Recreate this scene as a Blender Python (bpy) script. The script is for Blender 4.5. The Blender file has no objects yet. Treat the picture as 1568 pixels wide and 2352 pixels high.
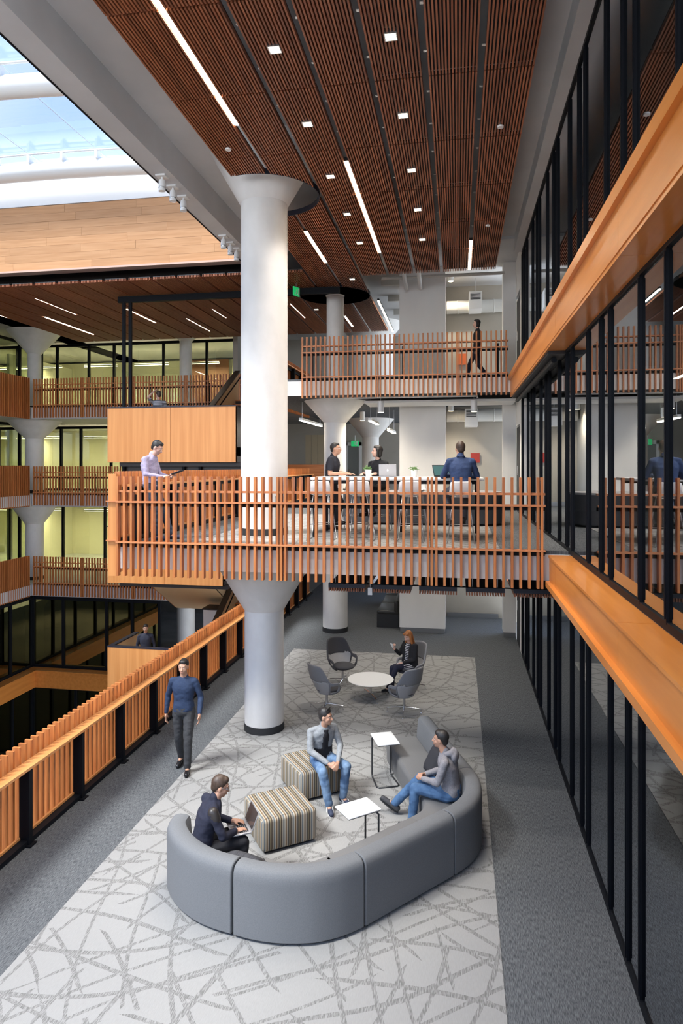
import bpy, math, random
from mathutils import Vector, Matrix, noise
PI=math.pi
C=bpy.context.scene.collection
S=bpy.context.scene
# ------------------------------------------------------------ camera
F_PX=1530.0; VPX=1051.0; HOR=1070.0; EYE=4.8
cam=bpy.data.cameras.new('camera'); co=bpy.data.objects.new('camera',cam); C.objects.link(co)
co.location=(0,0,EYE)
YAW=math.atan((VPX-784)/F_PX)
co.rotation_euler=(PI/2,0,YAW)
cam.sensor_fit='VERTICAL'; cam.sensor_height=36; cam.sensor_width=24
cam.lens=36*F_PX/2352
cam.shift_x=0; cam.shift_y=(HOR-1176)/2352
cam.clip_start=.1; cam.clip_end=200
S.camera=co
# ------------------------------------------------------------ world, sun, exposure
w=bpy.data.worlds.new('sky'); S.world=w; w.use_nodes=True
nt=w.node_tree; nt.nodes.clear()
tc=nt.nodes.new('ShaderNodeTexCoord'); sp=nt.nodes.new('ShaderNodeSeparateXYZ'); cr=nt.nodes.new('ShaderNodeValToRGB')
nz=nt.nodes.new('ShaderNodeTexNoise'); nz.inputs['Scale'].default_value=2.2; nz.inputs['Detail'].default_value=4
cr2=nt.nodes.new('ShaderNodeValToRGB'); mx=nt.nodes.new('ShaderNodeMix'); mx.data_type='RGBA'
bg=nt.nodes.new('ShaderNodeBackground'); wo=nt.nodes.new('ShaderNodeOutputWorld')
L=nt.links.new
L(tc.outputs['Generated'],sp.inputs[0]); L(sp.outputs['Z'],cr.inputs[0])
e=cr.color_ramp.elements; e[0].position=0; e[0].color=(.80,.86,.92,1); e[1].position=.6; e[1].color=(.19,.37,.74,1)
L(tc.outputs['Generated'],nz.inputs['Vector']); L(nz.outputs['Fac'],cr2.inputs[0])
e=cr2.color_ramp.elements; e[0].position=.45; e[0].color=(0,0,0,1); e[1].position=.75; e[1].color=(.35,.35,.35,1)
L(cr2.outputs[0],mx.inputs[0]); L(cr.outputs[0],mx.inputs[6]); mx.inputs[7].default_value=(.95,.97,1,1)
L(mx.outputs[2],bg.inputs[0]); bg.inputs[1].default_value=1.9
L(bg.outputs[0],wo.inputs[0])
sun=bpy.data.lights.new('sun','SUN'); sun.energy=8; sun.angle=math.radians(16); sun.color=(1,.95,.88)
so=bpy.data.objects.new('sun',sun); C.objects.link(so); so.rotation_euler=(math.radians(24),math.radians(-27),0)
vs=S.view_settings; vs.view_transform='Standard'; vs.look='None'; vs.gamma=1; vs.use_curve_mapping=False; vs.exposure=1.3
S.cycles.max_bounces=8; S.cycles.diffuse_bounces=4; S.cycles.glossy_bounces=4; S.cycles.transparent_max_bounces=12
S.cycles.use_denoising=True; S.cycles.caustics_reflective=False; S.cycles.caustics_refractive=False
S.cycles.sample_clamp_indirect=6
# ------------------------------------------------------------ materials
MATS={}
def mat(name,col,rough=.6,metal=0,emit=0,ecol=None,spec=None):
    if name in MATS: return MATS[name]
    m=bpy.data.materials.new(name); m.use_nodes=True; b=m.node_tree.nodes['Principled BSDF']
    b.inputs['Base Color'].default_value=(*col,1); b.inputs['Roughness'].default_value=rough; b.inputs['Metallic'].default_value=metal
    if spec is not None: b.inputs['Specular IOR Level'].default_value=spec
    if emit:
        b.inputs['Emission Color'].default_value=(*(ecol or col),1); b.inputs['Emission Strength'].default_value=emit
    MATS[name]=m; return m
def N(m,t,**kw):
    n=m.node_tree.nodes.new(t)
    for k,v in kw.items(): setattr(n,k,v)
    return n
def noisy(name,c1,c2,scale,rough=.6,bump=0,coord='Object',detail=4,rnd=0,dist=0,lo=.35,hi=.65,bdist=.01):
    """two colours mixed by stretched noise (scale is a 3-vector)"""
    m=mat(name,c1,rough); b=m.node_tree.nodes['Principled BSDF']; l=m.node_tree.links.new
    t=N(m,'ShaderNodeTexCoord'); mp=N(m,'ShaderNodeMapping'); mp.inputs['Scale'].default_value=scale
    src=t.outputs[coord]
    if coord=='World':pass
    l(src,mp.inputs['Vector'])
    nn=N(m,'ShaderNodeTexNoise'); nn.inputs['Scale'].default_value=1; nn.inputs['Detail'].default_value=detail; nn.inputs['Distortion'].default_value=dist
    if rnd:
        oi=N(m,'ShaderNodeObjectInfo'); ad=N(m,'ShaderNodeVectorMath',operation='ADD'); sc=N(m,'ShaderNodeMath',operation='MULTIPLY'); sc.inputs[1].default_value=37
        l(oi.outputs['Random'],sc.inputs[0]); l(mp.outputs[0],ad.inputs[0]); l(sc.outputs[0],ad.inputs[1]); l(ad.outputs[0],nn.inputs['Vector'])
    else: l(mp.outputs[0],nn.inputs['Vector'])
    r=N(m,'ShaderNodeValToRGB'); e=r.color_ramp.elements; e[0].position=lo; e[0].color=(*c1,1); e[1].position=hi; e[1].color=(*c2,1)
    l(nn.outputs['Fac'],r.inputs[0])
    out=r.outputs[0]
    if rnd:
        hs=N(m,'ShaderNodeHueSaturation'); mr=N(m,'ShaderNodeMapRange'); mr.inputs['To Min'].default_value=1-rnd; mr.inputs['To Max'].default_value=1+rnd
        l(oi.outputs['Random'],mr.inputs[0]); l(mr.outputs[0],hs.inputs['Value']); l(out,hs.inputs['Color']); out=hs.outputs[0]
    l(out,b.inputs['Base Color'])
    if bump:
        bp=N(m,'ShaderNodeBump'); bp.inputs['Strength'].default_value=bump; bp.inputs['Distance'].default_value=bdist
        l(nn.outputs['Fac'],bp.inputs['Height']); l(bp.outputs[0],b.inputs['Normal'])
    return m
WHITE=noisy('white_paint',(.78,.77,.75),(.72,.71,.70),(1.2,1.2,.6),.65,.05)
COLW=noisy('column_plaster',(.80,.79,.78),(.70,.69,.68),(2.2,2.2,1.3),.6,.12)
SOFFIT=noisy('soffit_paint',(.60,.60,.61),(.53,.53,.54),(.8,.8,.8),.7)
GREYW=noisy('grey_wall',(.45,.42,.37),(.40,.37,.32),(1,1,1),.7)
DARKC=noisy('dark_concrete',(.17,.165,.16),(.23,.22,.21),(1,1,1),.8)
BLACK=mat('black_steel',(.007,.008,.011),.5,spec=.12)
BLACKM=mat('black_matt',(.02,.021,.024),.7)
BROWNBLK=mat('dark_brown_steel',(.030,.020,.016),.4)
SLATX=noisy('redwood_ceiling',(.22,.066,.028),(.36,.125,.055),(40,1.2,40),.5,0,rnd=.22)
PICK=noisy('railing_fir',(.43,.135,.038),(.57,.215,.065),(25,25,1.5),.4,0,rnd=.16)
HAND=noisy('handrail_fir',(.60,.25,.08),(.70,.33,.12),(14,1,14),.35)
HANDX=noisy('handrail_cross_fir',(.50,.17,.06),(.62,.25,.10),(1,14,14),.38)
LEDGE=noisy('ledge_fir',(.62,.215,.04),(.72,.275,.06),(9,.7,9),.28)
PANELW=noisy('veneer_panel',(.70,.31,.10),(.59,.235,.065),(9,9,.35),.4,rnd=.04)
PLANK=noisy('fascia_plank',(.60,.32,.15),(.52,.26,.11),(1,6,14),.5,rnd=.07)
CREAM=mat('cream_paint',(.80,.62,.38),.6)
CHROME=mat('polished_chrome',(.75,.75,.77),.12,1)
STEEL=mat('brushed_steel',(.55,.55,.56),.3,1)
WPLAS=mat('white_plastic',(.82,.82,.82),.3)
WTOP=mat('white_laminate',(.86,.86,.85),.28)
LAMP=mat('lamp_diffuser',(1,.93,.75),.5,0,16,(1,.90,.70))
LAMPW=mat('warm_lamp',(1,.9,.6),.5,0,5,(1,.86,.55))
DOWN=mat('downlight_glow',(1,.85,.55),.5,0,4,(1,.84,.58))
BLUEB=mat('bluish_black',(.012,.014,.03),.45)
def glass(name,tint,f0=.08,gl=(.92,.95,1),rough=0.0):
    m=bpy.data.materials.new(name); m.use_nodes=True; n=m.node_tree; n.nodes.clear(); l=n.links.new
    tr=N(m,'ShaderNodeBsdfTransparent'); tr.inputs[0].default_value=(*tint,1)
    g=N(m,'ShaderNodeBsdfGlossy'); g.inputs['Roughness'].default_value=rough; g.inputs[0].default_value=(*gl,1)
    fr=N(m,'ShaderNodeFresnel'); ge=N(m,'ShaderNodeNewGeometry'); ir=N(m,'ShaderNodeMapRange'); ir.inputs['To Min'].default_value=1.55; ir.inputs['To Max'].default_value=1/1.55; l(ge.outputs['Backfacing'],ir.inputs[0]); l(ir.outputs[0],fr.inputs['IOR'])
    ad=N(m,'ShaderNodeMath',operation='MULTIPLY_ADD'); ad.inputs[1].default_value=.95; ad.inputs[2].default_value=f0; ad.use_clamp=True
    mi=N(m,'ShaderNodeMixShader'); o=N(m,'ShaderNodeOutputMaterial')
    l(fr.outputs[0],ad.inputs[0]); l(ad.outputs[0],mi.inputs[0]); l(tr.outputs[0],mi.inputs[1]); l(g.outputs[0],mi.inputs[2]); l(mi.outputs[0],o.inputs[0])
    return m
GLASS=glass('curtain_glass',(.55,.58,.56),.26)
GLASSD=glass('dark_bronze_glass',(.30,.28,.14),.20,(.80,.76,.50))
GLASSR=glass('room_glass',(.80,.84,.74),.03)
SKYG=glass('skylight_glass',(.33,.35,.37),.0)
def carpet(name,base,dark,pattern):
    m=mat(name,base,.95,spec=.1); b=m.node_tree.nodes['Principled BSDF']; l=m.node_tree.links.new
    t=N(m,'ShaderNodeTexCoord')
    # fibre streaks along y
    mp=N(m,'ShaderNodeMapping'); mp.inputs['Scale'].default_value=(170,16,1); l(t.outputs['Object'],mp.inputs[0])
    n1=N(m,'ShaderNodeTexNoise'); n1.inputs['Scale'].default_value=1; n1.inputs['Detail'].default_value=3; l(mp.outputs[0],n1.inputs['Vector'])
    r1=N(m,'ShaderNodeValToRGB'); e=r1.color_ramp.elements; e[0].position=.38;e[1].position=.62
    e[0].color=(*dark,1); e[1].color=(*base,1)
    if pattern: e[0].color=(*[base[i]*.86+dark[i]*.14 for i in range(3)],1)
    l(n1.outputs['Fac'],r1.inputs[0]); col=r1.outputs[0]
    if pattern:
        prev=None; sp=N(m,'ShaderNodeSeparateXYZ'); l(t.outputs['Object'],sp.inputs[0])
        for k,(ang,sc,wd,seed) in enumerate([(18,2.3,.050,3),(50,2.5,.055,11),(97,2.2,.050,7),(128,2.4,.055,23),(160,2.1,.045,41),(72,1.6,.04,60)]):
            a=math.radians(ang)
            mr=N(m,'ShaderNodeMapping'); mr.inputs['Rotation'].default_value=(0,0,a); mr.inputs['Location'].default_value=(seed*3.1,seed,0); l(t.outputs['Object'],mr.inputs[0])
            s2=N(m,'ShaderNodeSeparateXYZ'); l(mr.outputs[0],s2.inputs[0])
            # slight slope variation per band
            nn=N(m,'ShaderNodeTexNoise'); nn.inputs['Scale'].default_value=.28; nn.inputs['Detail'].default_value=0; l(mr.outputs[0],nn.inputs['Vector'])
            ad=N(m,'ShaderNodeMath',operation='MULTIPLY_ADD'); ad.inputs[1].default_value=1.6; l(nn.outputs['Fac'],ad.inputs[0]); l(s2.outputs['X'],ad.inputs[2])
            v=N(m,'ShaderNodeTexVoronoi',voronoi_dimensions='1D',feature='DISTANCE_TO_EDGE'); v.inputs['Scale'].default_value=sc; l(ad.outputs[0],v.inputs['W'])
            lt=N(m,'ShaderNodeMath',operation='LESS_THAN'); lt.inputs[1].default_value=wd; l(v.outputs['Distance'],lt.inputs[0])
            # segment mask
            ms=N(m,'ShaderNodeMapping'); ms.inputs['Scale'].default_value=(1.4,.55,1); ms.inputs['Location'].default_value=(seed,0,seed*2.); l(mr.outputs[0],ms.inputs[0])
            n2=N(m,'ShaderNodeTexNoise'); n2.inputs['Scale'].default_value=1; n2.inputs['Detail'].default_value=0; l(ms.outputs[0],n2.inputs['Vector'])
            gt=N(m,'ShaderNodeMath',operation='GREATER_THAN'); gt.inputs[1].default_value=.43; l(n2.outputs['Fac'],gt.inputs[0])
            mu=N(m,'ShaderNodeMath',operation='MULTIPLY'); l(lt.outputs[0],mu.inputs[0]); l(gt.outputs[0],mu.inputs[1])
            if prev is None: prev=mu.outputs[0]
            else:
                mxx=N(m,'ShaderNodeMath',operation='MAXIMUM'); l(prev,mxx.inputs[0]); l(mu.outputs[0],mxx.inputs[1]); prev=mxx.outputs[0]
        # dashes: the lines are woven as short strokes along y
        mp3=N(m,'ShaderNodeMapping'); mp3.inputs['Scale'].default_value=(120,14,1); l(t.outputs['Object'],mp3.inputs[0])
        n3=N(m,'ShaderNodeTexNoise'); n3.inputs['Scale'].default_value=1; n3.inputs['Detail'].default_value=1; l(mp3.outputs[0],n3.inputs['Vector'])
        r3=N(m,'ShaderNodeMapRange'); r3.inputs['From Min'].default_value=.34; r3.inputs['From Max'].default_value=.62; l(n3.outputs['Fac'],r3.inputs[0])
        mu=N(m,'ShaderNodeMath',operation='MULTIPLY'); l(prev,mu.inputs[0]); l(r3.outputs[0],mu.inputs[1])
        mx=N(m,'ShaderNodeMix',data_type='RGBA'); l(mu.outputs[0],mx.inputs[0]); l(col,mx.inputs[6]); mx.inputs[7].default_value=(*dark,1); col=mx.outputs[2]
    l(col,b.inputs['Base Color'])
    bp=N(m,'ShaderNodeBump'); bp.inputs['Strength'].default_value=.35; bp.inputs['Distance'].default_value=.004; l(n1.outputs['Fac'],bp.inputs['Height']); l(bp.outputs[0],b.inputs['Normal'])
    return m
CARP_L=carpet('light_patterned_carpet',(.315,.312,.306),(.165,.162,.158),True)
CARP_D=carpet('dark_grey_carpet',(.155,.163,.172),(.065,.069,.075),False)
# ------------------------------------------------------------ mesh builders
class MB:
    def __init__(s): s.v=[]; s.f=[]
    def add(s,vs,fs):
        o=len(s.v); s.v+=[tuple(p) for p in vs]; s.f+=[tuple(i+o for i in q) for q in fs]; return s
    def box(s,x0,x1,y0,y1,z0,z1):
        return s.add([(x,y,z) for z in (z0,z1) for y in (y0,y1) for x in (x0,x1)],[(0,2,3,1),(4,5,7,6),(0,1,5,4),(2,6,7,3),(0,4,6,2),(1,3,7,5)])
    def rbox(s,c,sz,r=.02,M=None):
        """bevelled box, centre c, size sz"""
        hx,hy,hz=[k/2 for k in sz]; r=min(r,hx*.99,hy*.99,hz*.99)
        import bmesh
        bm=bmesh.new(); bmesh.ops.create_cube(bm,size=1)
        for v in bm.verts: v.co=Vector((v.co.x*2*hx,v.co.y*2*hy,v.co.z*2*hz))
        bmesh.ops.bevel(bm,geom=bm.edges[:],offset=r,segments=3,affect='EDGES',profile=.5)
        bm.verts.index_update(); c=Vector(c)
        vs=[((M@v.co) if M else v.co)+c for v in bm.verts]; fs=[[v.index for v in f.verts] for f in bm.faces]; bm.free()
        return s.add(vs,fs)
    def hexa(s,pts):
        return s.add(pts,[(0,3,2,1),(4,5,6,7),(0,1,5,4),(1,2,6,5),(2,3,7,6),(3,0,4,7)])
    def prism(s,poly,z0,z1,axis='z'):
        n=len(poly)
        if axis=='z': vs=[(x,y,z0) for x,y in poly]+[(x,y,z1) for x,y in poly]
        elif axis=='x': vs=[(z0,a,b) for a,b in poly]+[(z1,a,b) for a,b in poly]
        else: vs=[(a,z0,b) for a,b in poly]+[(a,z1,b) for a,b in poly]
        return s.add(vs,[tuple(range(n))[::-1],tuple(range(n,2*n))]+[(i,(i+1)%n,n+(i+1)%n,n+i) for i in range(n)])
    def lathe(s,prof,c=(0,0,0),n=32,M=None,sx=1,sy=1):
        m=len(prof); vs=[]
        for i in range(n):
            a=2*PI*i/n
            for r,z in prof:
                p=Vector((r*math.cos(a)*sx,r*math.sin(a)*sy,z))
                if M: p=M@p
                vs.append(p+Vector(c))
        fs=[(i*m+j,((i+1)%n)*m+j,((i+1)%n)*m+j+1,i*m+j+1) for i in range(n) for j in range(m-1)]
        if prof[0][0]>1e-6: fs.append(tuple(i*m for i in range(n))[::-1])
        if prof[-1][0]>1e-6: fs.append(tuple(i*m+m-1 for i in range(n)))
        return s.add(vs,fs)
    def cyl(s,p,q,r,r2=None,n=12):
        p=Vector(p); q=Vector(q); r2=r if r2 is None else r2
        d=(q-p).normalized(); M=d.to_track_quat('Z','Y').to_matrix()
        return s.lathe([(r,0),(r2,(q-p).length)],p,n,M)
    def tube(s,pts,r,n=8,closed=False,flat=1):
        pts=[Vector(p) for p in pts]; m=len(pts); vs=[]; up=None
        for i,p in enumerate(pts):
            a=pts[(i-1)%m] if (closed or i>0) else p; b=pts[(i+1)%m] if (closed or i<m-1) else p
            d=(b-a).normalized()
            if up is None:
                up=Vector((0,0,1)) if abs(d.z)<.9 else Vector((1,0,0))
            x=d.cross(up).normalized(); y=x.cross(d).normalized(); up=y
            rr=r[i] if isinstance(r,(list,tuple)) else r
            for k in range(n):
                t=2*PI*k/n; vs.append(p+x*math.cos(t)*rr+y*math.sin(t)*rr*flat)
        fs=[(i*n+k,i*n+(k+1)%n,((i+1)%m)*n+(k+1)%n,((i+1)%m)*n+k) for i in range(m if closed else m-1) for k in range(n)]
        if not closed: fs+=[tuple(range(n))[::-1],tuple((m-1)*n+k for k in range(n))]
        return s.add(vs,fs)
    def ball(s,c,r,M=None,n=14,m=9):
        if not isinstance(r,(tuple,list)): r=(r,r,r)
        vs=[];c=Vector(c)
        for j in range(m+1):
            ph=PI*j/m
            for i in range(n):
                a=2*PI*i/n; p=Vector((r[0]*math.sin(ph)*math.cos(a),r[1]*math.sin(ph)*math.sin(a),-r[2]*math.cos(ph)))
                vs.append((M@p if M else p)+c)
        return s.add(vs,[(j*n+i,j*n+(i+1)%n,(j+1)*n+(i+1)%n,(j+1)*n+i) for j in range(m) for i in range(n)])
    def cap(s,p,q,r1,r2,n=12):
        """tapered capsule"""
        p=Vector(p);q=Vector(q);L_=(q-p).length; d=(q-p)/L_ if L_>1e-6 else Vector((0,0,1)); M=d.to_track_quat('Z','Y').to_matrix()
        pr=[(r1*math.sin(t),-r1*math.cos(t)) for t in (0.01,.5,1.0)]+[(r1,0),(r2,L_)]+[(r2*math.cos(t),L_+r2*math.sin(t)) for t in (.5,1.0,1.56)]
        return s.lathe(pr,p,n,M)
    def loft(s,rings,n=20):
        """rings: (centre, rx, ry, side vector, front vector, squareness)"""
        vs=[]
        for c,rx,ry,sd,fr in rings:
            for k in range(n):
                t=2*PI*k/n; ct,st=math.cos(t),math.sin(t); e=.85
                ct=math.copysign(abs(ct)**e,ct); st=math.copysign(abs(st)**e,st)
                vs.append(Vector(c)+Vector(sd)*rx*ct+Vector(fr)*ry*st)
        m=len(rings)
        fs=[(i*n+k,i*n+(k+1)%n,(i+1)*n+(k+1)%n,(i+1)*n+k) for i in range(m-1) for k in range(n)]+[tuple(range(n))[::-1],tuple((m-1)*n+k for k in range(n))]
        return s.add(vs,fs)
    def mesh(s,name,m,smooth=False):
        me=bpy.data.meshes.new(name); me.from_pydata(s.v,[],s.f); me.update()
        if m: me.materials.append(m)
        if smooth is True: me.polygons.foreach_set('use_smooth',[True]*len(me.polygons))
        elif smooth:
            me.polygons.foreach_set('use_smooth',[True]*len(me.polygons)); me.set_sharp_from_angle(angle=math.radians(smooth))
        return me
    def build(s,name,m,parent=None,smooth=False):
        return link(name,s.mesh(name,m,smooth),parent)
def link(name,me,parent=None,loc=None):
    o=bpy.data.objects.new(name,me); C.objects.link(o)
    if parent: o.parent=parent; o.matrix_parent_inverse=parent.matrix_basis.inverted() if parent.type=='EMPTY' and parent.get('_world') else Matrix()
    if loc: o.location=loc
    return o
def tag(o,label,cat,group=None,kind=None):
    o['label']=label; o['category']=cat
    if group: o['group']=group
    if kind: o['kind']=kind
    return o
def thing(name,label,cat,loc=(0,0,0),rz=0,group=None):
    o=bpy.data.objects.new(name,None); C.objects.link(o); o.location=loc; o.rotation_euler=(0,0,rz); o.empty_display_size=.1
    return tag(o,label,cat,group)
def struct(o): o['kind']='structure'; return o
def sthing(name,loc=(0,0,0)):
    o=bpy.data.objects.new(name,None); C.objects.link(o); o.location=loc; o['kind']='structure'; return o
def dup(root,loc,rz=None,label=None):
    r=root.copy(); C.objects.link(r); r.location=loc
    if rz is not None: r.rotation_euler=(0,0,rz)
    if label: r['label']=label
    for ch in list(root.children):
        c=ch.copy(); C.objects.link(c); c.parent=r
        for g in ch.children:
            d=g.copy(); C.objects.link(d); d.parent=c
    return r
def B(*a): return MB().box(*a)
def ss(me_list): pass
# ------------------------------------------------------------ structure
Z1,Z2,Z3=0.0,3.55,7.10
SL=-5.50   # slab edge of the near side
GX=1.60    # glass wall
def sbox(name,m,*a): return struct(B(*a).build(name,m))
# floors
sbox('floor',CARP_D,SL,GX,-6,30,-.42,0)
sbox('floor',CARP_D,SL,GX,10.15,30,3.13,Z2)
sbox('floor',CARP_D,SL,GX,17.25,30,6.68,Z3)
for z in (Z1,Z2,Z3): sbox('floor',DARKC,-8.0,SL,22.6,30,z-.40,z)
# far-side and left-side floor plates; grey soffits below
for z in (Z1,Z2+.1,Z3+.1): 
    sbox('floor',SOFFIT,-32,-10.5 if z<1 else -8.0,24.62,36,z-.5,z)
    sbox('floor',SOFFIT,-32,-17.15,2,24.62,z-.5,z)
sbox('floor',DARKC,-32,2,-6,36,-7.6,-7.1)
sbox('floor',DARKC,-32,-17.15,2,36,-4.05,-3.6)
sbox('floor',DARKC,-17.15,2,24.8,36,-4.05,-3.6)
# right rooms
for z in (Z1,Z2,Z3): sbox('floor',CARP_D,GX+.12,7,2.0,19.2,z-.42,z)
sbox('wall_right',GREYW,7,7.2,2,19.4,-.4,10.6)
sbox('wall_right',GREYW,GX+.12,7,2.0,2.2,-.4,10.6)
sbox('wall_right',GREYW,GX+.16,7,19.2,19.4,-.4,10.6)
# near roof
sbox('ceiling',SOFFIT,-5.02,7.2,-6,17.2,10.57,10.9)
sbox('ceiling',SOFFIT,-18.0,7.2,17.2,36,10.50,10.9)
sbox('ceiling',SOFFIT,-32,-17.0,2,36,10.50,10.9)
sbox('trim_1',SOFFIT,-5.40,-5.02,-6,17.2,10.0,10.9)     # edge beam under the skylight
sbox('trim_2',WHITE,-5.40,-5.36,-6,16.6,10.9,12.9)
sbox('trim_3',BLACK,-5.43,-5.40,-6,16.7,9.99,10.03)
sbox('trim_4',SOFFIT,1.40,GX+.12,-6,17.4,10.22,10.57)   # bulkhead over the upper glass wall
# back walls
sbox('wall_back',GREYW,-.5,2.2,21.5,21.7,-.1,10.5)
sbox('wall_back',GREYW,-1.5,-.4,19.6,21.6,-.1,10.5)
sbox('wall_back',GREYW,-9,-1.5,29.4,29.6,-.1,10.5)
sbox('wall_back',GREYW,-9.2,-9.0,26.5,29.6,-.1,10.5)
for i,z in enumerate((Z1,Z2,Z3)):
    top=(3.13,6.68,10.5)[i]
    t=thing('pier',['broad white wall pier of the lounge floor behind the armchairs','broad white wall pier behind the high table on the middle level','broad white wall pier behind the slatted railing of the upper level'][i],'pier')
    B(-1.66,-.35,19.25,19.6,z+.14,top).build('panel',WHITE,t)
    B(-1.64,-.37,19.27,19.6,z,z+.14).build('base',STEEL,t)
    t=thing('pilaster',['narrow white pilaster at the end of the lounge glass wall','narrow white pilaster at the end of the middle glass wall','narrow white pilaster at the end of the upper glass wall'][i],'pilaster')
    B(1.25,1.60,19.15,19.6,z+.14,top).build('panel',WHITE,t)
    B(1.27,1.60,19.17,19.6,z,z+.14).build('base',STEEL,t)
    struct(B(-.33,1.25,21.46,21.5,z,z+.14).build('baseboard_back',STEEL))
    sbox('wall_right',WHITE,1.60,1.76,17.45,17.9,z,top)
    d=sthing('door_%d'%(i+1),(1.6,18.4,z))
    B(0,.05,-.45,.5,0,2.3 if i<2 else 2.2).build('door_leaf',BLACKM,d)
    MB().tube([(-.05,-.3,1.0),(-.05,-.3,1.25)],.012).build('handle',CHROME,d)
    sbox('wall_right',WHITE,1.60,1.76,17.9,19.2,z+2.35,top)
sbox('wall_front',GREYW,-32,7.2,-6.5,-6.2,-7.6,5.4)  # unseen wall behind the camera, left low to shape the incoming light
sbox('wall_back',DARKC,-32,7.2,36,36.2,-7.6,10.9)
sbox('wall_back',BLACKM,-11.5,2,30,30.2,-7.1,-.4)
sbox('wall_left',DARKC,-32.2,-32,-6.5,36,-7.6,10.9)
sbox('wall_left',BLACKM,-23,-22.8,2,36,-7.1,-.4)
# ------------------------------------------------------------ glass walls on the right
MU={1:[17.35,16.49,15.95,14.86,14.06,13.60,12.40,11.61,11.15,9.95,9.17,8.72,7.51,6.76,6.29,5.08,4.3,3.87,2.65],
    2:[17.35,16.0,15.21,14.78,13.56,12.77,12.34,11.15,10.37,9.91,8.72,7.97,7.50,6.30,5.53,5.07,3.87,3.1,2.65],
    3:[17.35,16.92,16.24,14.99,14.22,13.78,12.60,11.8,11.32,10.14,9.37,8.92,7.70,6.94,6.48,5.26,4.5,4.05,2.85]}
ZR={1:(0,2.98),2:(3.52,6.56),3:(7.06,10.23)}
for lv in (1,2,3):
    z0,z1=ZR[lv]; wn=sthing('window_%d'%lv)
    ys=MU[lv]
    B(GX-.01,GX+.05,ys[-1],ys[0]+.03,z0,z0+.07).build('sill_rail',BLACK,wn)
    B(GX-.015,GX+.05,ys[-1],ys[0]+.03,z1-.07,z1).build('head_rail',BLACK,wn)
    for y in ys:
        m=MB().box(GX-.012,GX+.034,y-.02,y+.02,z0+.05,z1-.05); m.box(GX-.022,GX-.012,y-.008,y+.008,z0+.09,z1-.09)
        m.build('mullion',BLACK,wn)
    for a,b in zip(ys[1:],ys[:-1]):
        B(GX+.010,GX+.018,a+.02,b-.02,z0+.08,z1-.08).build('pane',GLASS,wn)
# strip between lounge glass and floor plate of the level above; timber ledges
sbox('trim_5',GREYW,GX-.0,GX+.14,2.2,17.4,2.98,3.52); sbox('trim_6',GREYW,GX,GX+.14,2.2,17.4,6.56,7.08)
def ledge(n,z0,z1,ya,yb,lip_bottom,flip):
    t=thing('timber_ledge',['orange fir window ledge of the middle level running past the bridge','orange fir spandrel of the upper level running towards the white pilaster'][n],'ledge')
    cuts=[ya]
    y=ya
    while y<yb-.1:
        y=min(y+3.6,yb); a,b=cuts[-1],y; cuts.append(y)
        g=.003
        B(1.285,GX,a+g,b-g,z1-.03,z1).build('top_board',LEDGE,t)
        B(1.30,1.34,a+g,b-g,z0+.04,z1-.03).build('face_board',LEDGE,t)
        B(1.31,GX,a+g,b-g,z0,z0+.04).build('bottom_board',LEDGE,t)
    if lip_bottom: B(1.245,1.31,ya,yb,z0-.03,z0+.05).build('lip',LEDGE,t)
    else: B(1.25,1.30,ya,yb,z1-.11,z1+.012).build('lip',LEDGE,t)
    B(1.30,GX,yb,yb+.02,z0,z1).build('end_board',LEDGE,t)
ledge(0,3.09,3.51,2.2,9.98,True,0)
ledge(1,6.53,7.06,2.2,17.2,False,1)
# black blind track and brackets under the upper ledge
t=thing('blind_track','black roller blind tube on clips below the upper timber ledge','blind')
MB().cyl((1.45,10.6,6.42),(1.45,17.0,6.42),.045).build('tube',BLACK,t)
B(1.34,1.58,10.4,17.1,6.48,6.53).build('pocket',BLACKM,t)
for y in (10.9,12.6,14.4,16.2): B(1.42,1.48,y-.03,y+.03,6.42,6.50).build('bracket',CHROME,t)
# lights in the right rooms
for i,(x,y,z) in enumerate([(3.2,7.0,6.1),(4.6,8.2,6.1),(3.3,10.4,6.15),(4.2,12.5,6.2),(3.5,6.5,9.6)]):
    t=thing('pendant_lamp',['%s slim white linear pendant seen through the right glass wall'%q for q in ('front','second','third','rear','topmost')][i],'lamp')
    B(x-.03,x+.03,y-.6,y+.6,z,z+.05).build('housing',WPLAS,t); B(x-.028,x+.028,y-.59,y+.59,z-.012,z).build('diffuser',LAMP,t)
    for yy in (y-.5,y+.5): MB().cyl((x,yy,z+.05),(x,yy,(6.66 if z<8 else 10.57)),.004,n=6).build('cable',STEEL,t)
for i,(y,z) in enumerate([(6.2,3.55),(9.8,3.55),(13.4,3.55),(6.0,7.1),(10.5,7.1),(8.2,0),(12.4,0)]):
    t=thing('pillar','white square pillar in the room behind the %s glass wall, %s'%(('lounge','middle','upper')[int(z>1)+int(z>5)],['nearest the camera','in the middle','furthest back','near the front','further back','near the front','further back'][i]),'pillar')
    B(3.4,3.9,y-.25,y+.25,z,z+3.1).build('shaft',WHITE,t)
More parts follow.
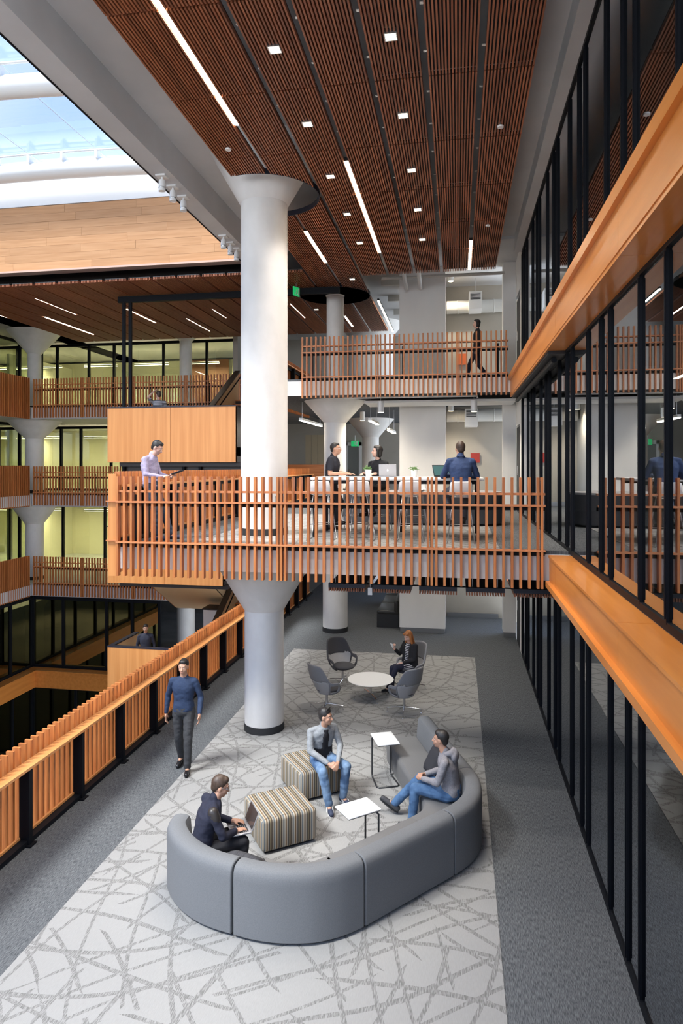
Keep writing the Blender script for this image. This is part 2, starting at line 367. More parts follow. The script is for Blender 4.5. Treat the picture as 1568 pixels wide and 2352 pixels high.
# ------------------------------------------------------------ columns
def column(x,y,segs,label):
    t=thing('column',label,'column',(x,y,0))
    for z0,z1,r,zc,rc in segs:
        n=48
        MB().lathe([(r+.012,z0),(r+.012,z0+.13)],n=n).build('base_band',BLACKM,t,40)
        pr=[(r,z0+.13),(r,zc)]
        pr+=[(r+.02,zc+.02),(rc,z1)] if rc<.6 or True else []
        MB().lathe(pr,n=n).build('shaft',COLW,t,30)
    return t
column(-3.49,11.77,[(0,3.13,.355,2.18,.93),(Z2,10.57,.425,9.56,1.02)],'tall white round column in the foreground rising past the bridge')
column(-3.52,19.1,[(0,3.13,.36,2.3,.9),(Z2,6.68,.32,6.05,.90),(Z3,10.5,.25,9.72,.75)],'white mushroom column behind the high table')
column(-3.45,26.6,[(0,3.13,.36,2.3,.9),(Z2,6.68,.33,5.95,.95),(Z3,10.5,.9,10.0,1.3)],'rearmost white mushroom column near the green exit sign')
column(-17.75,25.7,[(-3.55,-.5,.37,-1.2,.9),(0,3.15,.37,2.35,.95),(Z2+.1,6.7,.37,5.95,1.1),(Z3+.1,10.5,.27,9.55,1.1)],'white mushroom column at the left edge of the far balconies')
column(-11.4,26.8,[(-3.55,-.5,.37,-1.2,.9),(0,3.15,.37,2.35,.95),(Z2+.1,6.7,.3,5.95,.9),(Z3+.1,10.5,.26,10.1,.7)],'white column behind the far upper balcony railing')
# ------------------------------------------------------------ carpets
tag(B(-4.23,.42,-5,17.0,.0,.006).build('carpet',CARP_L),'pale grey patterned carpet on the lounge floor beneath the sofa','carpet')
tag(B(-4.3,.62,10.25,16.8,Z2,Z2+.006).build('carpet',CARP_L),'pale grey patterned carpet on the bridge beneath the high table','carpet')
# ------------------------------------------------------------ slatted ceiling
CX=[-3.82+.691*k for k in range(7)]; PW=.607
RY=[3.36,5.08,6.81,8.54,10.27,12.01,13.74,15.48]; PL=1.72
ZC=9.75
SN=15; SP=(PW-.024)/(SN-1)
slat_me=B(-.011,.011,0,PL-.02,0,.058).mesh('slat',SLATX)
back_me=B(0,PW,.015,PL-.03,.058,.078).mesh('backing_board',BLACKM)
clip_me=B(-.045,-.0,-.02,.02,.066,.075).mesh('clip',STEEL)
holes=[(-3.49,11.85,1.0),(-3.52,19.1,1.02)]
def clipseg(x,y0,y1):
    segs=[(y0,y1)]
    for hx,hy,hr in holes:
        if abs(x-hx)<hr:
            h=math.sqrt(hr*hr-(x-hx)**2); a,b=hy-h,hy+h; out=[]
            for s0,s1 in segs:
                if b<=s0 or a>=s1: out.append((s0,s1)); continue
                if a>s0+.03: out.append((s0,a))
                if b<s1-.03: out.append((b,s1))
            segs=out
    return segs
ordn=['first','second','third','fourth','fifth','sixth','seventh','eighth','ninth','tenth']
cache={}
def panel(k,x0,y0,length,label,group,stuff=False):
    t=thing('slatted_ceiling_panel',label,'ceiling panel',(x0,y0,ZC),0,group)
    xs=[.012+i*SP for i in range(SN)]
    touched=any(abs(x0+PW/2-h[0])<h[2]+PW/2 and abs(y0+length/2-h[1])<h[2]+length/2 for h in holes)
    if stuff:
        m=MB(); yy=y0
        while yy<y0+length-.05:
            y2=min(yy+PL+.01,y0+length)
            for x in xs:
                for a,b in clipseg(x0+x,yy,y2-.02): m.box(x-.011,x+.011,a-y0,b-y0,0,.058)
            yy=y2
        o=m.build('slats',SLATX,t); o['kind']='stuff'
        m=MB()
        for i in range(8):
            xa,xb=PW*i/8,PW*(i+1)/8
            for a,b in clipseg(x0+(xa+xb)/2,y0,y0+length): m.box(xa,xb,a-y0,b-y0,.058,.078)
        m.build('backing_board',BLACKM,t); return t
    if not touched:
        for x in xs: link('slat',slat_me,t,(x,0,0))
        link('backing_board',back_me,t)
        for yy in (.45,1.3): link('clip',clip_me,t,(0,yy,0))
    else:
        for x in xs:
            for a,b in clipseg(x0+x,y0,y0+PL-.02): B(-.011,.011,a-y0,b-y0,0,.058).build('slat',SLATX,t).location=(x,0,0)
        m=MB()
        for i in range(10):
            xa,xb=PW*i/10,PW*(i+1)/10
            for a,b in clipseg(x0+(xa+xb)/2,y0+.015,y0+PL-.03): m.box(xa,xb,a-y0,b-y0,.058,.078)
        m.build('backing_board',BLACKM,t)
    return t
for r,y in enumerate(RY):
    for k,x in enumerate(CX):
        panel(k,x,y,PL,'redwood slat ceiling panel, %s column from the skylight side, %s row from the back'%(ordn[k],ordn[len(RY)-1-r]),'slatted panels of the near ceiling')
for k in (0,1):
    panel(k,CX[k],17.21,7.2,'long redwood slat strip around the rear mushroom column, %s'%('nearer the white walls' if k else 'nearer the stair'),'slatted strips of the far ceiling',True)
for k in range(1,17):
    panel(k,CX[0]-.691*k,16.55,7.9,'long redwood slat strip of the far ceiling, %s from the tall white column'%(ordn+['eleventh','twelfth','thirteenth','fourteenth','fifteenth','sixteenth'])[k-1],'slatted strips of the far ceiling',True)
# round trim rings in the cut-outs
for i,(hx,hy,hr) in enumerate(holes):
    m=MB(); m.lathe([(hr-.012,0),(hr,0),(hr,.1),(hr-.012,.1),(hr-.012,0)],(0,0,0),48)
    if i==0:
        # only the part inside the ceiling field
        m=MB(); pts=[a for a in [(-PI*.58)+j*(PI*1.2)/24 for j in range(25)]]
        for a,b in zip(pts,pts[1:]):
            q=[(hr*math.cos(t),hr*math.sin(t)) for t in (a,b)]; q2=[((hr-.015)*math.cos(t),(hr-.015)*math.sin(t)) for t in (b,a)]
            m.prism(q+q2,0,.1)
    o=m.build('cutout_ring',BLUEB); o.location=(hx,hy,ZC+.0); tag(o,['curved black rim of the ceiling cut-out around the foreground column','round black rim of the ceiling cut-out around the rear column'][i],'ceiling trim')
# linear ceiling lamps
def linlamp(x,y0,y1,label,w=.07):
    t=thing('linear_lamp',label,'ceiling lamp',(x,(y0+y1)/2,ZC+.02),0,'linear ceiling lamps'); h=(y1-y0)/2
    B(-w/2,w/2,-h,h,.0,.06).build('housing',BLACKM,t); B(-w/2+.006,w/2-.006,-h+.01,h-.01,-.015,0).build('diffuser',LAMP,t)
linlamp(-3.17,3.6,9.3,'longest glowing linear lamp beside the skylight beam')
linlamp(-1.79,10.70,15.44,'long glowing linear lamp in the middle of the near ceiling')
linlamp(-3.17,13.76,15.98,'short glowing linear lamp just right of the tall column')
linlamp(.284,14.95,17.14,'short glowing linear lamp near the upper glass wall')
import_l=[((80,686),(176,723)),((100,729),(217,769)),((288,710),(360,742)),((428,732),(483,761)),((490,711),(519,731)),((667,699),(700,731)),((790,727),(811,751)),((866,692),(904,762)),((-60,704),(10,730))]
def onz(px,py,z):
    s_,c_=math.sin(YAW),math.cos(YAW); d=F_PX*(z-EYE)/(HOR-py); u=(px-784)/F_PX*d; return (u*c_-d*s_,u*s_+d*c_)
LB=['upper far left lamp in the far ceiling','lower far left lamp in the far ceiling','lamp right of the black posts in the far ceiling','lamp above the thin far column','short lamp highest and nearest the tall column','lamp right of the tall column in the far ceiling','short lamp right of the rear column','long lamp at the right rim of the far ceiling','lamp cut by the left frame edge in the far ceiling']
for (a,b),lb in zip(import_l,LB):
    p=onz(*a,ZC); q=onz(*b,ZC); linlamp((p[0]+q[0])/2,min(p[1],q[1]),max(p[1],q[1]),'glowing linear '+lb,.06)
# square downlights with a spot each
def downlight(x,y,label,e=130,lamp=True):
    t=thing('downlight',label,'downlight',(x,y,ZC-.004),0,'square downlights in the slatted ceiling')
    m=MB()
    for a in ((-.075,.075,-.075,-.062),(-.075,.075,.062,.075),(-.075,-.062,-.062,.062),(.062,.075,-.062,.062)): m.box(*a,-.012,.05)
    m.build('trim_frame',STEEL,t); B(-.062,.062,-.062,.062,-.008,-.004).build('lamp_face',DOWN,t)
    if lamp:
        l=bpy.data.lights.new('spot','SPOT'); l.energy=e; l.spot_size=math.radians(110); l.spot_blend=.8; l.shadow_soft_size=.05; l.color=(1,.92,.82)
        o=bpy.data.objects.new('spot',l); C.objects.link(o); o.parent=t; o.location=(0,0,-.03)
for i,y in enumerate((5.9,7.65,9.4,11.17,12.9,14.62)):
    downlight(-2.14,y,'square downlight in the left row, %s from the back'%ordn[5-i]); downlight(-.76,y,'square downlight in the right row, %s from the back'%ordn[5-i])
downlight(-2.75,17.42,'small square downlight above the rear mushroom column',30)
downlight(-4.4,20.6,'small square downlight in the far ceiling beside the exit sign',20)
for i,(px,py) in enumerate([(524,345),(1149,293),(1120,520)]):
    x,y=onz(px,py,9.72); t=thing('smoke_detector',['round white detector near the front column capital','round white detector near the upper glass wall','small round white detector towards the back of the ceiling'][i],'detector',(x,y,9.72)); MB().lathe([(.045,0),(.05,.02),(.04,.03)],n=20).build('cover',WPLAS,t,30); MB().cyl((0,0,.03),(0,0,.08),.01).build('stem',WPLAS,t)
# lounge ceiling trays seen below the bridge
for k in range(5):
    t=thing('hanging_slat_tray','black topped slat tray hanging under the bridge, %s from the white column'%ordn[k],'ceiling panel',(-2.12+.75*k,10.88,2.72),0,'slat trays under the bridge')
    for i in range(SN): link('slat',slat_me,t,(.012+i*SP,0,0))
    B(0,PW,0.0,PL-.03,.058,.125).build('backing_board',BLUEB,t)
    for (x,y) in ((.1,.12),(.5,.12),(.3,.9)): MB().cyl((x,y,.125),(x,y,.42),.004,n=6).build('hanger',STEEL,t)
    if k<4: B(PW,PW+.143,.3,.32,.07,.09).build('link_bar',BLACK,t)
t=thing('box_lamp','small white box lamp hanging between the trays under the bridge','lamp',(-1.42,10.88,2.68)); B(-.035,.035,-.035,.035,0,.12).build('housing',WPLAS,t); MB().cyl((0,0,.12),(0,0,.46),.006,n=6).build('stem',STEEL,t)
tag(B(.0,2.8,0,.02,0,.01).build('conduit',STEEL),'thin grey conduit linking the hanging trays','conduit').location=(-1.9,11.6,3.05)
# ------------------------------------------------------------ railings
pick_me=B(-.018,.018,-.045,.045,-1.615,0).mesh('slat',PICK)
def railing_x(x0,x1,y,zf,label,pitch=.122,dbl=8,rail=True,post=2.4,face=True,top=1.10,deep=.045,pm=None,posts=True):
    """railing across the view; outer face towards -y"""
    t=thing('slatted_railing',label,'railing',(x0,y,zf)); L_=x1-x0; me=pm or pick_me
    n=int(L_/pitch); 
    for i in range(n+1):
        x=i*pitch
        link('slat',me,t,(x,0,top))
        if (i in dbl) if isinstance(dbl,tuple) else (dbl and i%dbl==dbl-1): link('slat',me,t,(x+.055,0,top))
    for z,h,m_,dy in ((top-.26,.032,HANDX,(-.02,.10)),(top-.425,.028,HANDX,(-.055,.03)),(top-1.08,.028,HANDX,(-.055,.03))):
        B(-.02,L_,dy[0]+.0,dy[1],z,z+h).build('rail',m_,t)
    B(0,L_,.045,.085,top-.485,top-.43).build('steel_rail',BLACK,t)
    B(0,L_,.045,.10,top-1.15,top-1.09).build('steel_rail',BLACK,t)
    if posts:
        k=0; x=.25
        while x<L_: B(x-.02,x+.02,.05,.13,top-1.12,top-.3).build('post',BLACK,t); x+=post
    return t
def railing_y(x,y0,y1,zf,label,inner=1,pitch=.122,top=1.22,posts=True,handw=.17,pd=1.2,pstart=None):
    """railing along y; slats on the void side (x), handrail and posts on the floor side (inner=+1: floor at +x)"""
    t=thing('slatted_railing',label,'railing',(x,y0,zf)); L_=y1-y0; n=int(L_/pitch); g=inner
    me=pick_y
    for i in range(n+1): link('slat',me,t,(0,i*pitch,top))
    def bx(a,b,*r): return B(min(a*g,b*g),max(a*g,b*g),*r)
    bx(.05,.05+handw,0,L_,top-.25,top-.215).build('handrail',HAND,t)
    bx(.06,.10,0,L_,top-.33,top-.25).build('steel_rail',BLACK,t)
    bx(.05,.18,0,L_,.02,.07).build('bottom_rail',BLACK,t)
    bx(.045,.075,0,L_,.07,.10).build('rail',HAND,t)
    if posts:
        yy=(pstart-y0) if pstart else .6
        while yy<L_:
            bx(.06,.20,yy-.035,yy+.035,.0,top-.25).build('post',BLACK,t); bx(.04,.24,yy-.07,yy+.07,0,.02).build('foot_plate',BLACK,t); yy+=pd
    return t
pick_y=B(-.055,.045,-.018,.018,-1.66,0).mesh('slat',PICK)
pick_far=B(-.020,.020,-.035,.035,-1.58,0).mesh('slat',PICK)
# bridge railing and upper bridge railing
railing_x(-5.44,1.25,10.05,Z2,'near redwood slat railing across the middle bridge in front of the stools',top=1.08,dbl=(22,41,54))
railing_x(-4.05,1.25,17.2,Z3,'redwood slat railing across the upper level below the slatted ceiling',top=1.10,dbl=(16,33))
sbox('trim_7',WHITE,SL,GX,10.13,10.16,3.12,3.50); sbox('trim_8',WHITE,SL,GX,17.22,17.25,6.66,7.04)
t=thing('rail_end_panel','orange fir end panel closing the left end of the bridge railing','panel',(-5.62,10.12,Z2)); B(-.02,.12,-.03,.01,-.55,1.12).build('panel',PANELW,t); B(-.04,.16,-.07,-.03,.02,.04).build('bracket',HANDX,t); B(-.04,.16,-.07,-.03,.66,.68).build('bracket',HANDX,t)
# long side railings
railing_y(-5.52,-2.0,24.4,Z1,'long fir slat railing beside the lounge with broad handrail',pstart=-2.0+.02+.01+.6 if False else 4.03-3.6)
railing_y(-5.52,10.2,24.4,Z2,'fir slat side railing of the bridge behind the man with the tablet',top=1.16,pstart=10.9)
railing_y(-5.52,17.3,24.4,Z3,'fir slat side railing of the upper level behind the tall column',top=1.16)
# far balconies
for i,(z,xe) in enumerate(((Z1,-10.7),(Z2+.1,-8.1),(Z3+.1,-6.0))):
    nm=['lowest','middle','upper'][i]
    railing_x(-16.95,xe,24.5,z,'%s far balcony railing of redwood slats beyond the atrium'%nm,top=1.13,dbl=18,pm=pick_far)
    railing_y(-17.1,6.0,24.4,z,'%s left balcony railing of close redwood slats at the frame edge'%nm,inner=-1,pitch=.125,top=1.16,posts=False,pd=2.4)
    sbox('trim_9',WHITE,-17.1,xe,24.56,24.62,z-.46,z-.04)
    if i<2: sbox('trim_9',SOFFIT,-17.1,-17.06,6,24.5,z-.46,z-.04)
# far glazing
def glazing(wn,x0,x1,y,z0,z1,xs,gl):
    o=sthing(wn)
    B(x0,x1,y-.06,y+.04,z1-.12,z1).build('head_rail',BLACK,o); B(x0,x1,y-.06,y+.04,z0,z0+.1).build('sill_rail',BLACK,o)
    xs=[x0]+xs+[x1]
    for x in xs: B(x-.05,x+.05,y-.07,y+.04,z0,z1).build('mullion',BLACK,o)
    for a,b in zip(xs,xs[1:]): B(a+.04,b-.04,y-.01,y+.005,z0+.08,z1-.1).build('pane',gl,o)
rnd=random.Random(4)
def bays(x0,x1,pat):
    out=[];x=x0;i=0
    while x+pat[i%len(pat)]<x1-.3: x+=pat[i%len(pat)]; out.append(x); i+=1
    return out
glazing('window_4',-24,-8.2,28.2,Z3+.1,10.42,bays(-24,-8.2,[1.25,.8,1.6]),GLASSR)
glazing('window_5',-24,-8.2,28.2,Z2+.1,6.62,bays(-24,-8.2,[1.7,1.0,1.5]),GLASSR)
glazing('window_6',-24,-10.5,28.2,Z1,3.12,bays(-24,-10.5,[1.2,2.1,1.5]),GLASSR)
glazing('window_7',-17.1,-11.6,24.7,-3.40,-.52,bays(-17.1,-11.6,[1.35,1.9,1.1]),GLASSD)
glazing('window_8',-17.1,-11.6,24.7,-7.0,-4.15,bays(-17.1,-11.6,[1.9,1.2,.9]),GLASSD)
def glazing_y(wn,x,y0,y1,z0,z1,gl,st=1.6):
    o=sthing(wn); ys=[y0]
    while ys[-1]+st<y1-.3: ys.append(ys[-1]+st)
    ys.append(y1)
    B(x-.04,x+.06,y0,y1,z1-.12,z1).build('head_rail',BLACK,o); B(x-.04,x+.06,y0,y1,z0,z0+.1).build('sill_rail',BLACK,o)
    for y in ys: B(x-.04,x+.07,y-.05,y+.05,z0,z1).build('mullion',BLACK,o)
    for a,b in zip(ys,ys[1:]): B(x-.005,x+.01,a+.04,b-.04,z0+.08,z1-.1).build('pane',gl,o)
glazing_y('window_9',-17.15,8,24.6,-3.40,-.52,GLASSD,1.7)
glazing_y('window_10',-17.15,8,24.6,-7.0,-4.15,GLASSD,1.4)
for i,z in enumerate((Z1,Z2+.1,Z3+.1)): glazing_y('window_%d'%(11+i),-19.4,8,28.1,z,z+3.05 if i<2 else 10.42,GLASSR,1.9)
# fir ledge of the lowest level (two arms)
t=thing('timber_ledge','fir ledge at the lowest far glass wall, turning the corner','ledge')
B(-17.15,-11.5,24.2,24.68,-3.46,-3.40).build('top_board',LEDGE,t); B(-17.0,-11.5,24.25,24.30,-4.1,-3.46).build('face_board',LEDGE,t)
B(-17.15,-16.65,8,24.25,-3.46,-3.40).build('top_board',LEDGE,t); B(-16.78,-16.72,8,24.25,-4.1,-3.46).build('face_board',LEDGE,t)
# rooms behind the far glazing
ROOMW=mat('room_wall',(.78,.75,.58),.7); ROOMB=mat('brown_wall',(.22,.09,.05),.6)
for i,z in enumerate((Z1,Z2+.1,Z3+.1)):
    sbox('wall_back',ROOMW,-32,-8,33.5,33.7,z,z+3.2)
    sbox('wall_left',ROOMW,-25.2,-25,8,33.5,z,z+3.2)
    for k,x in enumerate([-23.5,-20.5,-17.5,-14.8,-12.2,-9.6]):
        if i==2 and k in (3,4): pass
        t=thing('pendant_lamp','slim white linear pendant in the %s far room, %s from the left'%(['lowest','middle','upper'][i],ordn[k]),'lamp',(x,30.6,z+2.55),0,'pendants in the far rooms')
        B(-.9,.9,-.05,.05,0,.07).build('housing',WPLAS,t); B(-.88,.88,-.045,.045,-.012,0).build('diffuser',LAMPW,t); B(-.88,.88,-.04,.04,.07,.08).build('uplight',LAMPW,t)
        for xx in (-.7,.7): MB().cyl((xx,0,.08),(xx,0,(.60,.50,.75)[i]),.005,n=6).build('cable',STEEL,t)
        l=bpy.data.lights.new('spot','AREA'); l.shape='RECTANGLE'; l.size=1.7; l.size_y=.08; l.energy=42; l.color=(1,.88,.55); lo=bpy.data.objects.new('lamp_light',l); C.objects.link(lo); lo.parent=t; lo.location=(0,0,-.02)
    for k,x in enumerate([-21.0,-13.4,-11.0]):
        sbox('wall_back',(ROOMB if k==1 else ROOMW),x,x+(2.2 if k else .15),31.6 if k else 28.3,31.7 if k else 33.5,z,z+2.9)
for k in (1,2):
    t=thing('yellow_locker','tall amber cupboard behind the left glazing of the %s level'%['lowest','middle','upper'][k],'cupboard',(-21.2,31.0,(Z1,Z2+.1,Z3+.1)[k])); B(-.16,.16,-.2,.2,0,2.1).build('carcass',mat('amber',(.75,.42,.04),.5),t); B(-.15,.15,-.22,-.2,.05,2.05).build('door',mat('amber2',(.80,.48,.06),.4),t)
# white lounge sofa in the lowest far room
t=thing('sofa','white low sofa behind the far glass of the lowest balcony','sofa',(-14.9,29.9,Z1),.1)
for x in (-1.0,0,1.0): MB().rbox((x,0,.30),(.95,.85,.26),.06).build('seat',WPLAS,t,True); MB().rbox((x,.36,.62),(.95,.22,.5),.07).build('back_cushion',WPLAS,t,True)
B(-1.45,1.45,-.38,.4,0,.17).build('plinth',BLACKM,t)
t=thing('table','white meeting table behind the far glass of the lowest balcony','table',(-12.7,29.6,Z1)); B(-1.0,1.0,-.5,.5,.70,.74).build('tabletop',WTOP,t)
for x in (-.85,.85):
    for y in (-.4,.4): B(x-.03,x+.03,y-.03,y+.03,0,.70).build('leg',STEEL,t)
# ------------------------------------------------------------ timber fascia under the skylight
t=thing('plank_fascia','honey coloured wood plank wall below the skylight curb','wall cladding')
B(-16.98,-5.42,16.66,16.9,10.16,11.95).build('backing',BROWNBLK,t); rr=random.Random(7); nrow=8; ph=(11.95-10.19)/nrow
for r in range(nrow):
    x=-17-rr.random()*2
    while x<-5.42:
        L_=rr.uniform(1.5,3.2); a,b=max(x,-16.98),min(x+L_,-5.42)
        if b-a>.05: B(a+.002,b-.002,16.64+rr.uniform(-.003,.003),16.66,10.19+r*ph+.002,10.19+(r+1)*ph-.002).build('plank',PLANK,t)
        x+=L_
B(-16.98,-5.42,16.60,16.9,10.14,10.19).build('edge_strip',mat('pink_trim',(.62,.42,.34),.5),t)
struct(B(-16.98,-5.41,16.62,16.9,11.96,12.78).build('wall_back',mat('curb_white',(.9,.9,.9),.5)))
struct(B(-17.2,-17.0,-6,16.9,10.5,12.9).build('wall_left',WHITE))
struct(B(-19,-5.4,17.9,18.0,9.9,10.5).build('wall_back',BROWNBLK))
m=MB()
for k in range(19): m.cyl((-5.2-.691*k,16.62,9.83),(-5.2-.691*k,16.62,10.2),.004,n=5)
m=None
# ------------------------------------------------------------ skylight
t=thing('skylight','blue tinted glass skylight roof with white curved tubes over the atrium','skylight')
TUBE=mat('white_tube',(.88,.87,.84),.35)
for i,y in enumerate((16.15,12.4,8.65,4.9,1.15,-2.6)):
    pts=[(x,y,12.47+.2*math.sin(PI*(x+17)/11.6)) for x in [-17+11.64*j/16 for j in range(17)]]
    MB().tube(pts,.23,16).build('tube',TUBE,t,True)
    for j in range(1,12):
        x=-17+11.64*j/12; z=12.47+.2*math.sin(PI*(x+17)/11.6)
        B(x-.03,x+.03,y-.25,y-.05,z+.15,z+.38).build('bracket',TUBE,t)
    MB().tube([(p[0],y-.22,p[2]+.36) for p in pts],.03,8).build('glazing_bar',TUBE,t,True)
pts=[(x,12.87+.2*math.sin(PI*(x+17)/11.6)) for x in [-17+11.64*j/16 for j in range(17)]]
m=MB()
for (a,za),(b,zb) in zip(pts,pts[1:]): m.add([(a,-6,za),(b,-6,zb),(b,16.9,zb),(a,16.9,za)],[(0,1,2,3)])
m.build('glass_skin',SKYG,t,True)
m=MB()
for j in range(1,6):
    x=-17+11.64*j/6; z=12.85+.2*math.sin(PI*(x+17)/11.6); m.cyl((x,-6,z),(x,16.9,z),.006,n=5)
m.build('seam',TUBE,t)
# track spots on the edge beam
def spotcan(px,py,label):
    s_,c_=math.sin(YAW),math.cos(YAW); tt=(px-784)/F_PX; d=-5.22/(c_*tt-s_); y=tt*d*s_+d*c_
    t=thing('track_spotlight',label,'spotlight',(-5.22,y,9.72),0,'white spotlights under the skylight beam')
    B(-.09,.09,-.09,.09,.25,.28).build('canopy',WPLAS,t); MB().cyl((0,0,.2),(0,0,.25),.02).build('stem',WPLAS,t)
    MB().lathe([(.0,.01),(.055,.01),(.062,0),(.062,.14),(.05,.2),(0,.2)],n=20).build('can',WPLAS,t,40)
    MB().lathe([(.064,.05),(.066,.06),(.064,.07)],n=20).build('ring',STEEL,t)
for p,lb in zip([(372,430),(397,455),(421,475),(513,560),(529,570),(543,585)],['frontmost','second from the front','third from the front','first of the rear three','middle of the rear three','rearmost']): spotcan(*p,lb+' white can spotlight under the skylight beam')
# ------------------------------------------------------------ stair tower
def wallpanel(t,x0,x1,y0,y1,z0,z1,n,name='panel',m=None):
    w_=(x1-x0)/n
    for i in range(n): B(x0+i*w_+.006,x0+(i+1)*w_-.006,y0,y1,z0,z1).build(name,m or PANELW,t)
SX0,SX1,SY0,SY1=-10.0,-6.12,17.85,19.5
for i,(zl,zb,zt) in enumerate(((-1.77,-4.2,-.42),(1.78,1.42,3.06),(5.33,4.90,6.50))):
    nm=['lowest','middle','upper'][i]
    t=thing('stair_landing','%s stair landing wrapped in orange veneer panels'%nm,'stair landing')
    x1=SX1 if i!=0 else SX1-.3
    if i==1: x1=-6.5
    wallpanel(t,SX0,x1,SY0,SY0+.04,zb,zt-.03,2,'veneer_panel')
    B(SX0,SX0+.04,SY0+.04,SY1,zb,zt-.03).build('side_panel',PANELW,t)
    B(SX0-.0,x1,SY0+.04,SY0+.12,zb,zt-.03).build('inner_lining',CREAM,t)
    B(SX0-.01,x1+.01,SY0-.01,SY0+.14,zt-.03,zt).build('top_cap',BLUEB,t)
    B(SX0-.01,SX0+.14,SY0+.14,SY1,zt-.03,zt).build('side_cap',BLUEB,t)
    B(SX0+.04,SX0+.12,SY0+.12,SY1,zb,zt-.03).build('inner_side_lining',CREAM,t)
    B(x1-.10,x1,SY0+.04,SY1,zb,zt-.03).build('right_wall',BROWNBLK,t)
    B(x1-.14,x1-.10,SY0+.12,SY1,zb,zt-.03).build('right_lining',CREAM,t)
    B(SX0+.04,x1,SY0+.1,SY1,zl-.25,zl).build('landing_slab',CREAM,t)
    B(SX0+.3,x1+.1,SY0+.15,SY0+.35,zb-.12,zb-.0).build('steel_beam',BROWNBLK,t)
    if i==2:
        B(SX0+.35,x1+.1,SY0+.3,SY0+.4,zb-.5,zb-.1).build('steel_beam',BROWNBLK,t)
        for x in (SX0+.35,SX0+1.0,SX0+2.2,SX0+2.7): B(x,x+.08,SY0+.2,SY0+.4,zb-.5,zb).build('stiffener',BLACK,t)
    # flight going up (right side), to the floor above
    f=thing('stair_flight','stair flight with cream lining and dark sloping cap rising from the %s landing'%nm,'stair flight',(0,0,0))
    up=zl+1.78; n=10; y0,y1=SY1,22.6; xl,xr=-7.75,x1
    for k in range(n):
        ya=y0+(y1-y0)*k/n; B(xl+.1,xr-.14,ya,ya+(y1-y0)/n+.03,zl+1.78*(k+1)/n-.05,zl+1.78*(k+1)/n).build('tread',HANDX,f)
        B(xl+.1,xr-.14,ya+.005,ya+.02,zl+1.78*k/n,zl+1.78*(k+1)/n-.05).build('riser',BROWNBLK,f)
    s_=1.78
    for (xa,xb,m_,nm2) in ((xl,xl+.04,BROWNBLK,'outer_stringer'),(xl+.04,xl+.1,CREAM,'inner_parapet'),(xr-.14,xr-.06,CREAM,'wall_lining'),(xr-.06,xr,BROWNBLK,'right_stringer')):
        MB().prism([(y0,zl-.25),(y1,zl+s_-.25),(y1,zl+s_+1.0),(y0,zl+1.0)],xa,xb,'x').build(nm2,m_,f)
    MB().prism([(y0,zl+1.0),(y1,zl+s_+1.0),(y1,zl+s_+1.06),(y0,zl+1.06)],xl-.03,xl+.16,'x').build('sloping_cap',BROWNBLK,f)
    MB().tube([(xl+.2,y0,zl+.85),(xl+.2,y1,zl+s_+.85)],.022).build('handrail',BLACK,f); MB().tube([(xr-.2,y0,zl+.88),(xr-.2,y1,zl+s_+.88)],.022).build('handrail',BLACK,f)
    MB().prism([(y0,zl-.26),(y1,zl+s_-.26),(y1,zl+s_-.21),(y0,zl-.21)],xl+.04,xr-.06,'x').build('soffit',CREAM,f)
    # lower flight (left side) from the floor below
    f=thing('stair_flight','stair flight with veneer side climbing to the %s landing from the far side'%nm,'stair flight')
    for k in range(n):
        ya=y0+(y1-y0)*k/n; B(SX0+.12,xl-.1,ya,ya+(y1-y0)/n+.03,zl-1.78*k/n-.05,zl-1.78*k/n).build('tread',HANDX,f)
    for (xa,xb,m_,nm2) in ((SX0,SX0+.04,PANELW,'veneer_side'),(SX0+.04,SX0+.12,CREAM,'inner_parapet'),(xl-.1,xl-.04,CREAM,'inner_parapet')):
        MB().prism([(y0,zl-.3),(y1,zl-s_-.3),(y1,zl-s_+1.0),(y0,zl+1.0)],xa,xb,'x').build(nm2,m_,f)
    MB().prism([(y0,zl+1.0),(y1,zl-s_+1.0),(y1,zl-s_+1.06),(y0,zl+1.06)],SX0-.01,SX0+.14,'x').build('sloping_cap',BLUEB,f)
    MB().prism([(y0,zl-.31),(y1,zl-s_-.31),(y1,zl-s_-.26),(y0,zl-.26)],SX0+.04,xl-.04,'x').build('soffit',CREAM,f)
    MB().tube([(SX0+.2,y0,zl+.85),(SX0+.2,y1,zl-s_+.85)],.022).build('handrail',BLACK,f)
# hanger frame
t=thing('hanger_frame','black steel twin posts and overhead beam carrying the stair','steel frame')
B(-9.62,-9.54,18.0,18.08,6.5,9.62).build('post',BLACK,t); B(-9.42,-9.34,18.0,18.08,6.5,9.62).build('post',BLACK,t); B(-9.75,-3.2,17.98,18.1,9.55,9.72).build('beam',BLACK,t)
# second veneer box seen left of the bridge
t=thing('newel_box','small white box with dark top at the foot of the rear stair','cabinet',(-8.1,21.5,-1.0)); B(-.3,.3,-.3,.3,0,.98).build('carcass',WHITE,t); B(-.33,.33,-.33,.33,.98,1.03).build('top',BROWNBLK,t)
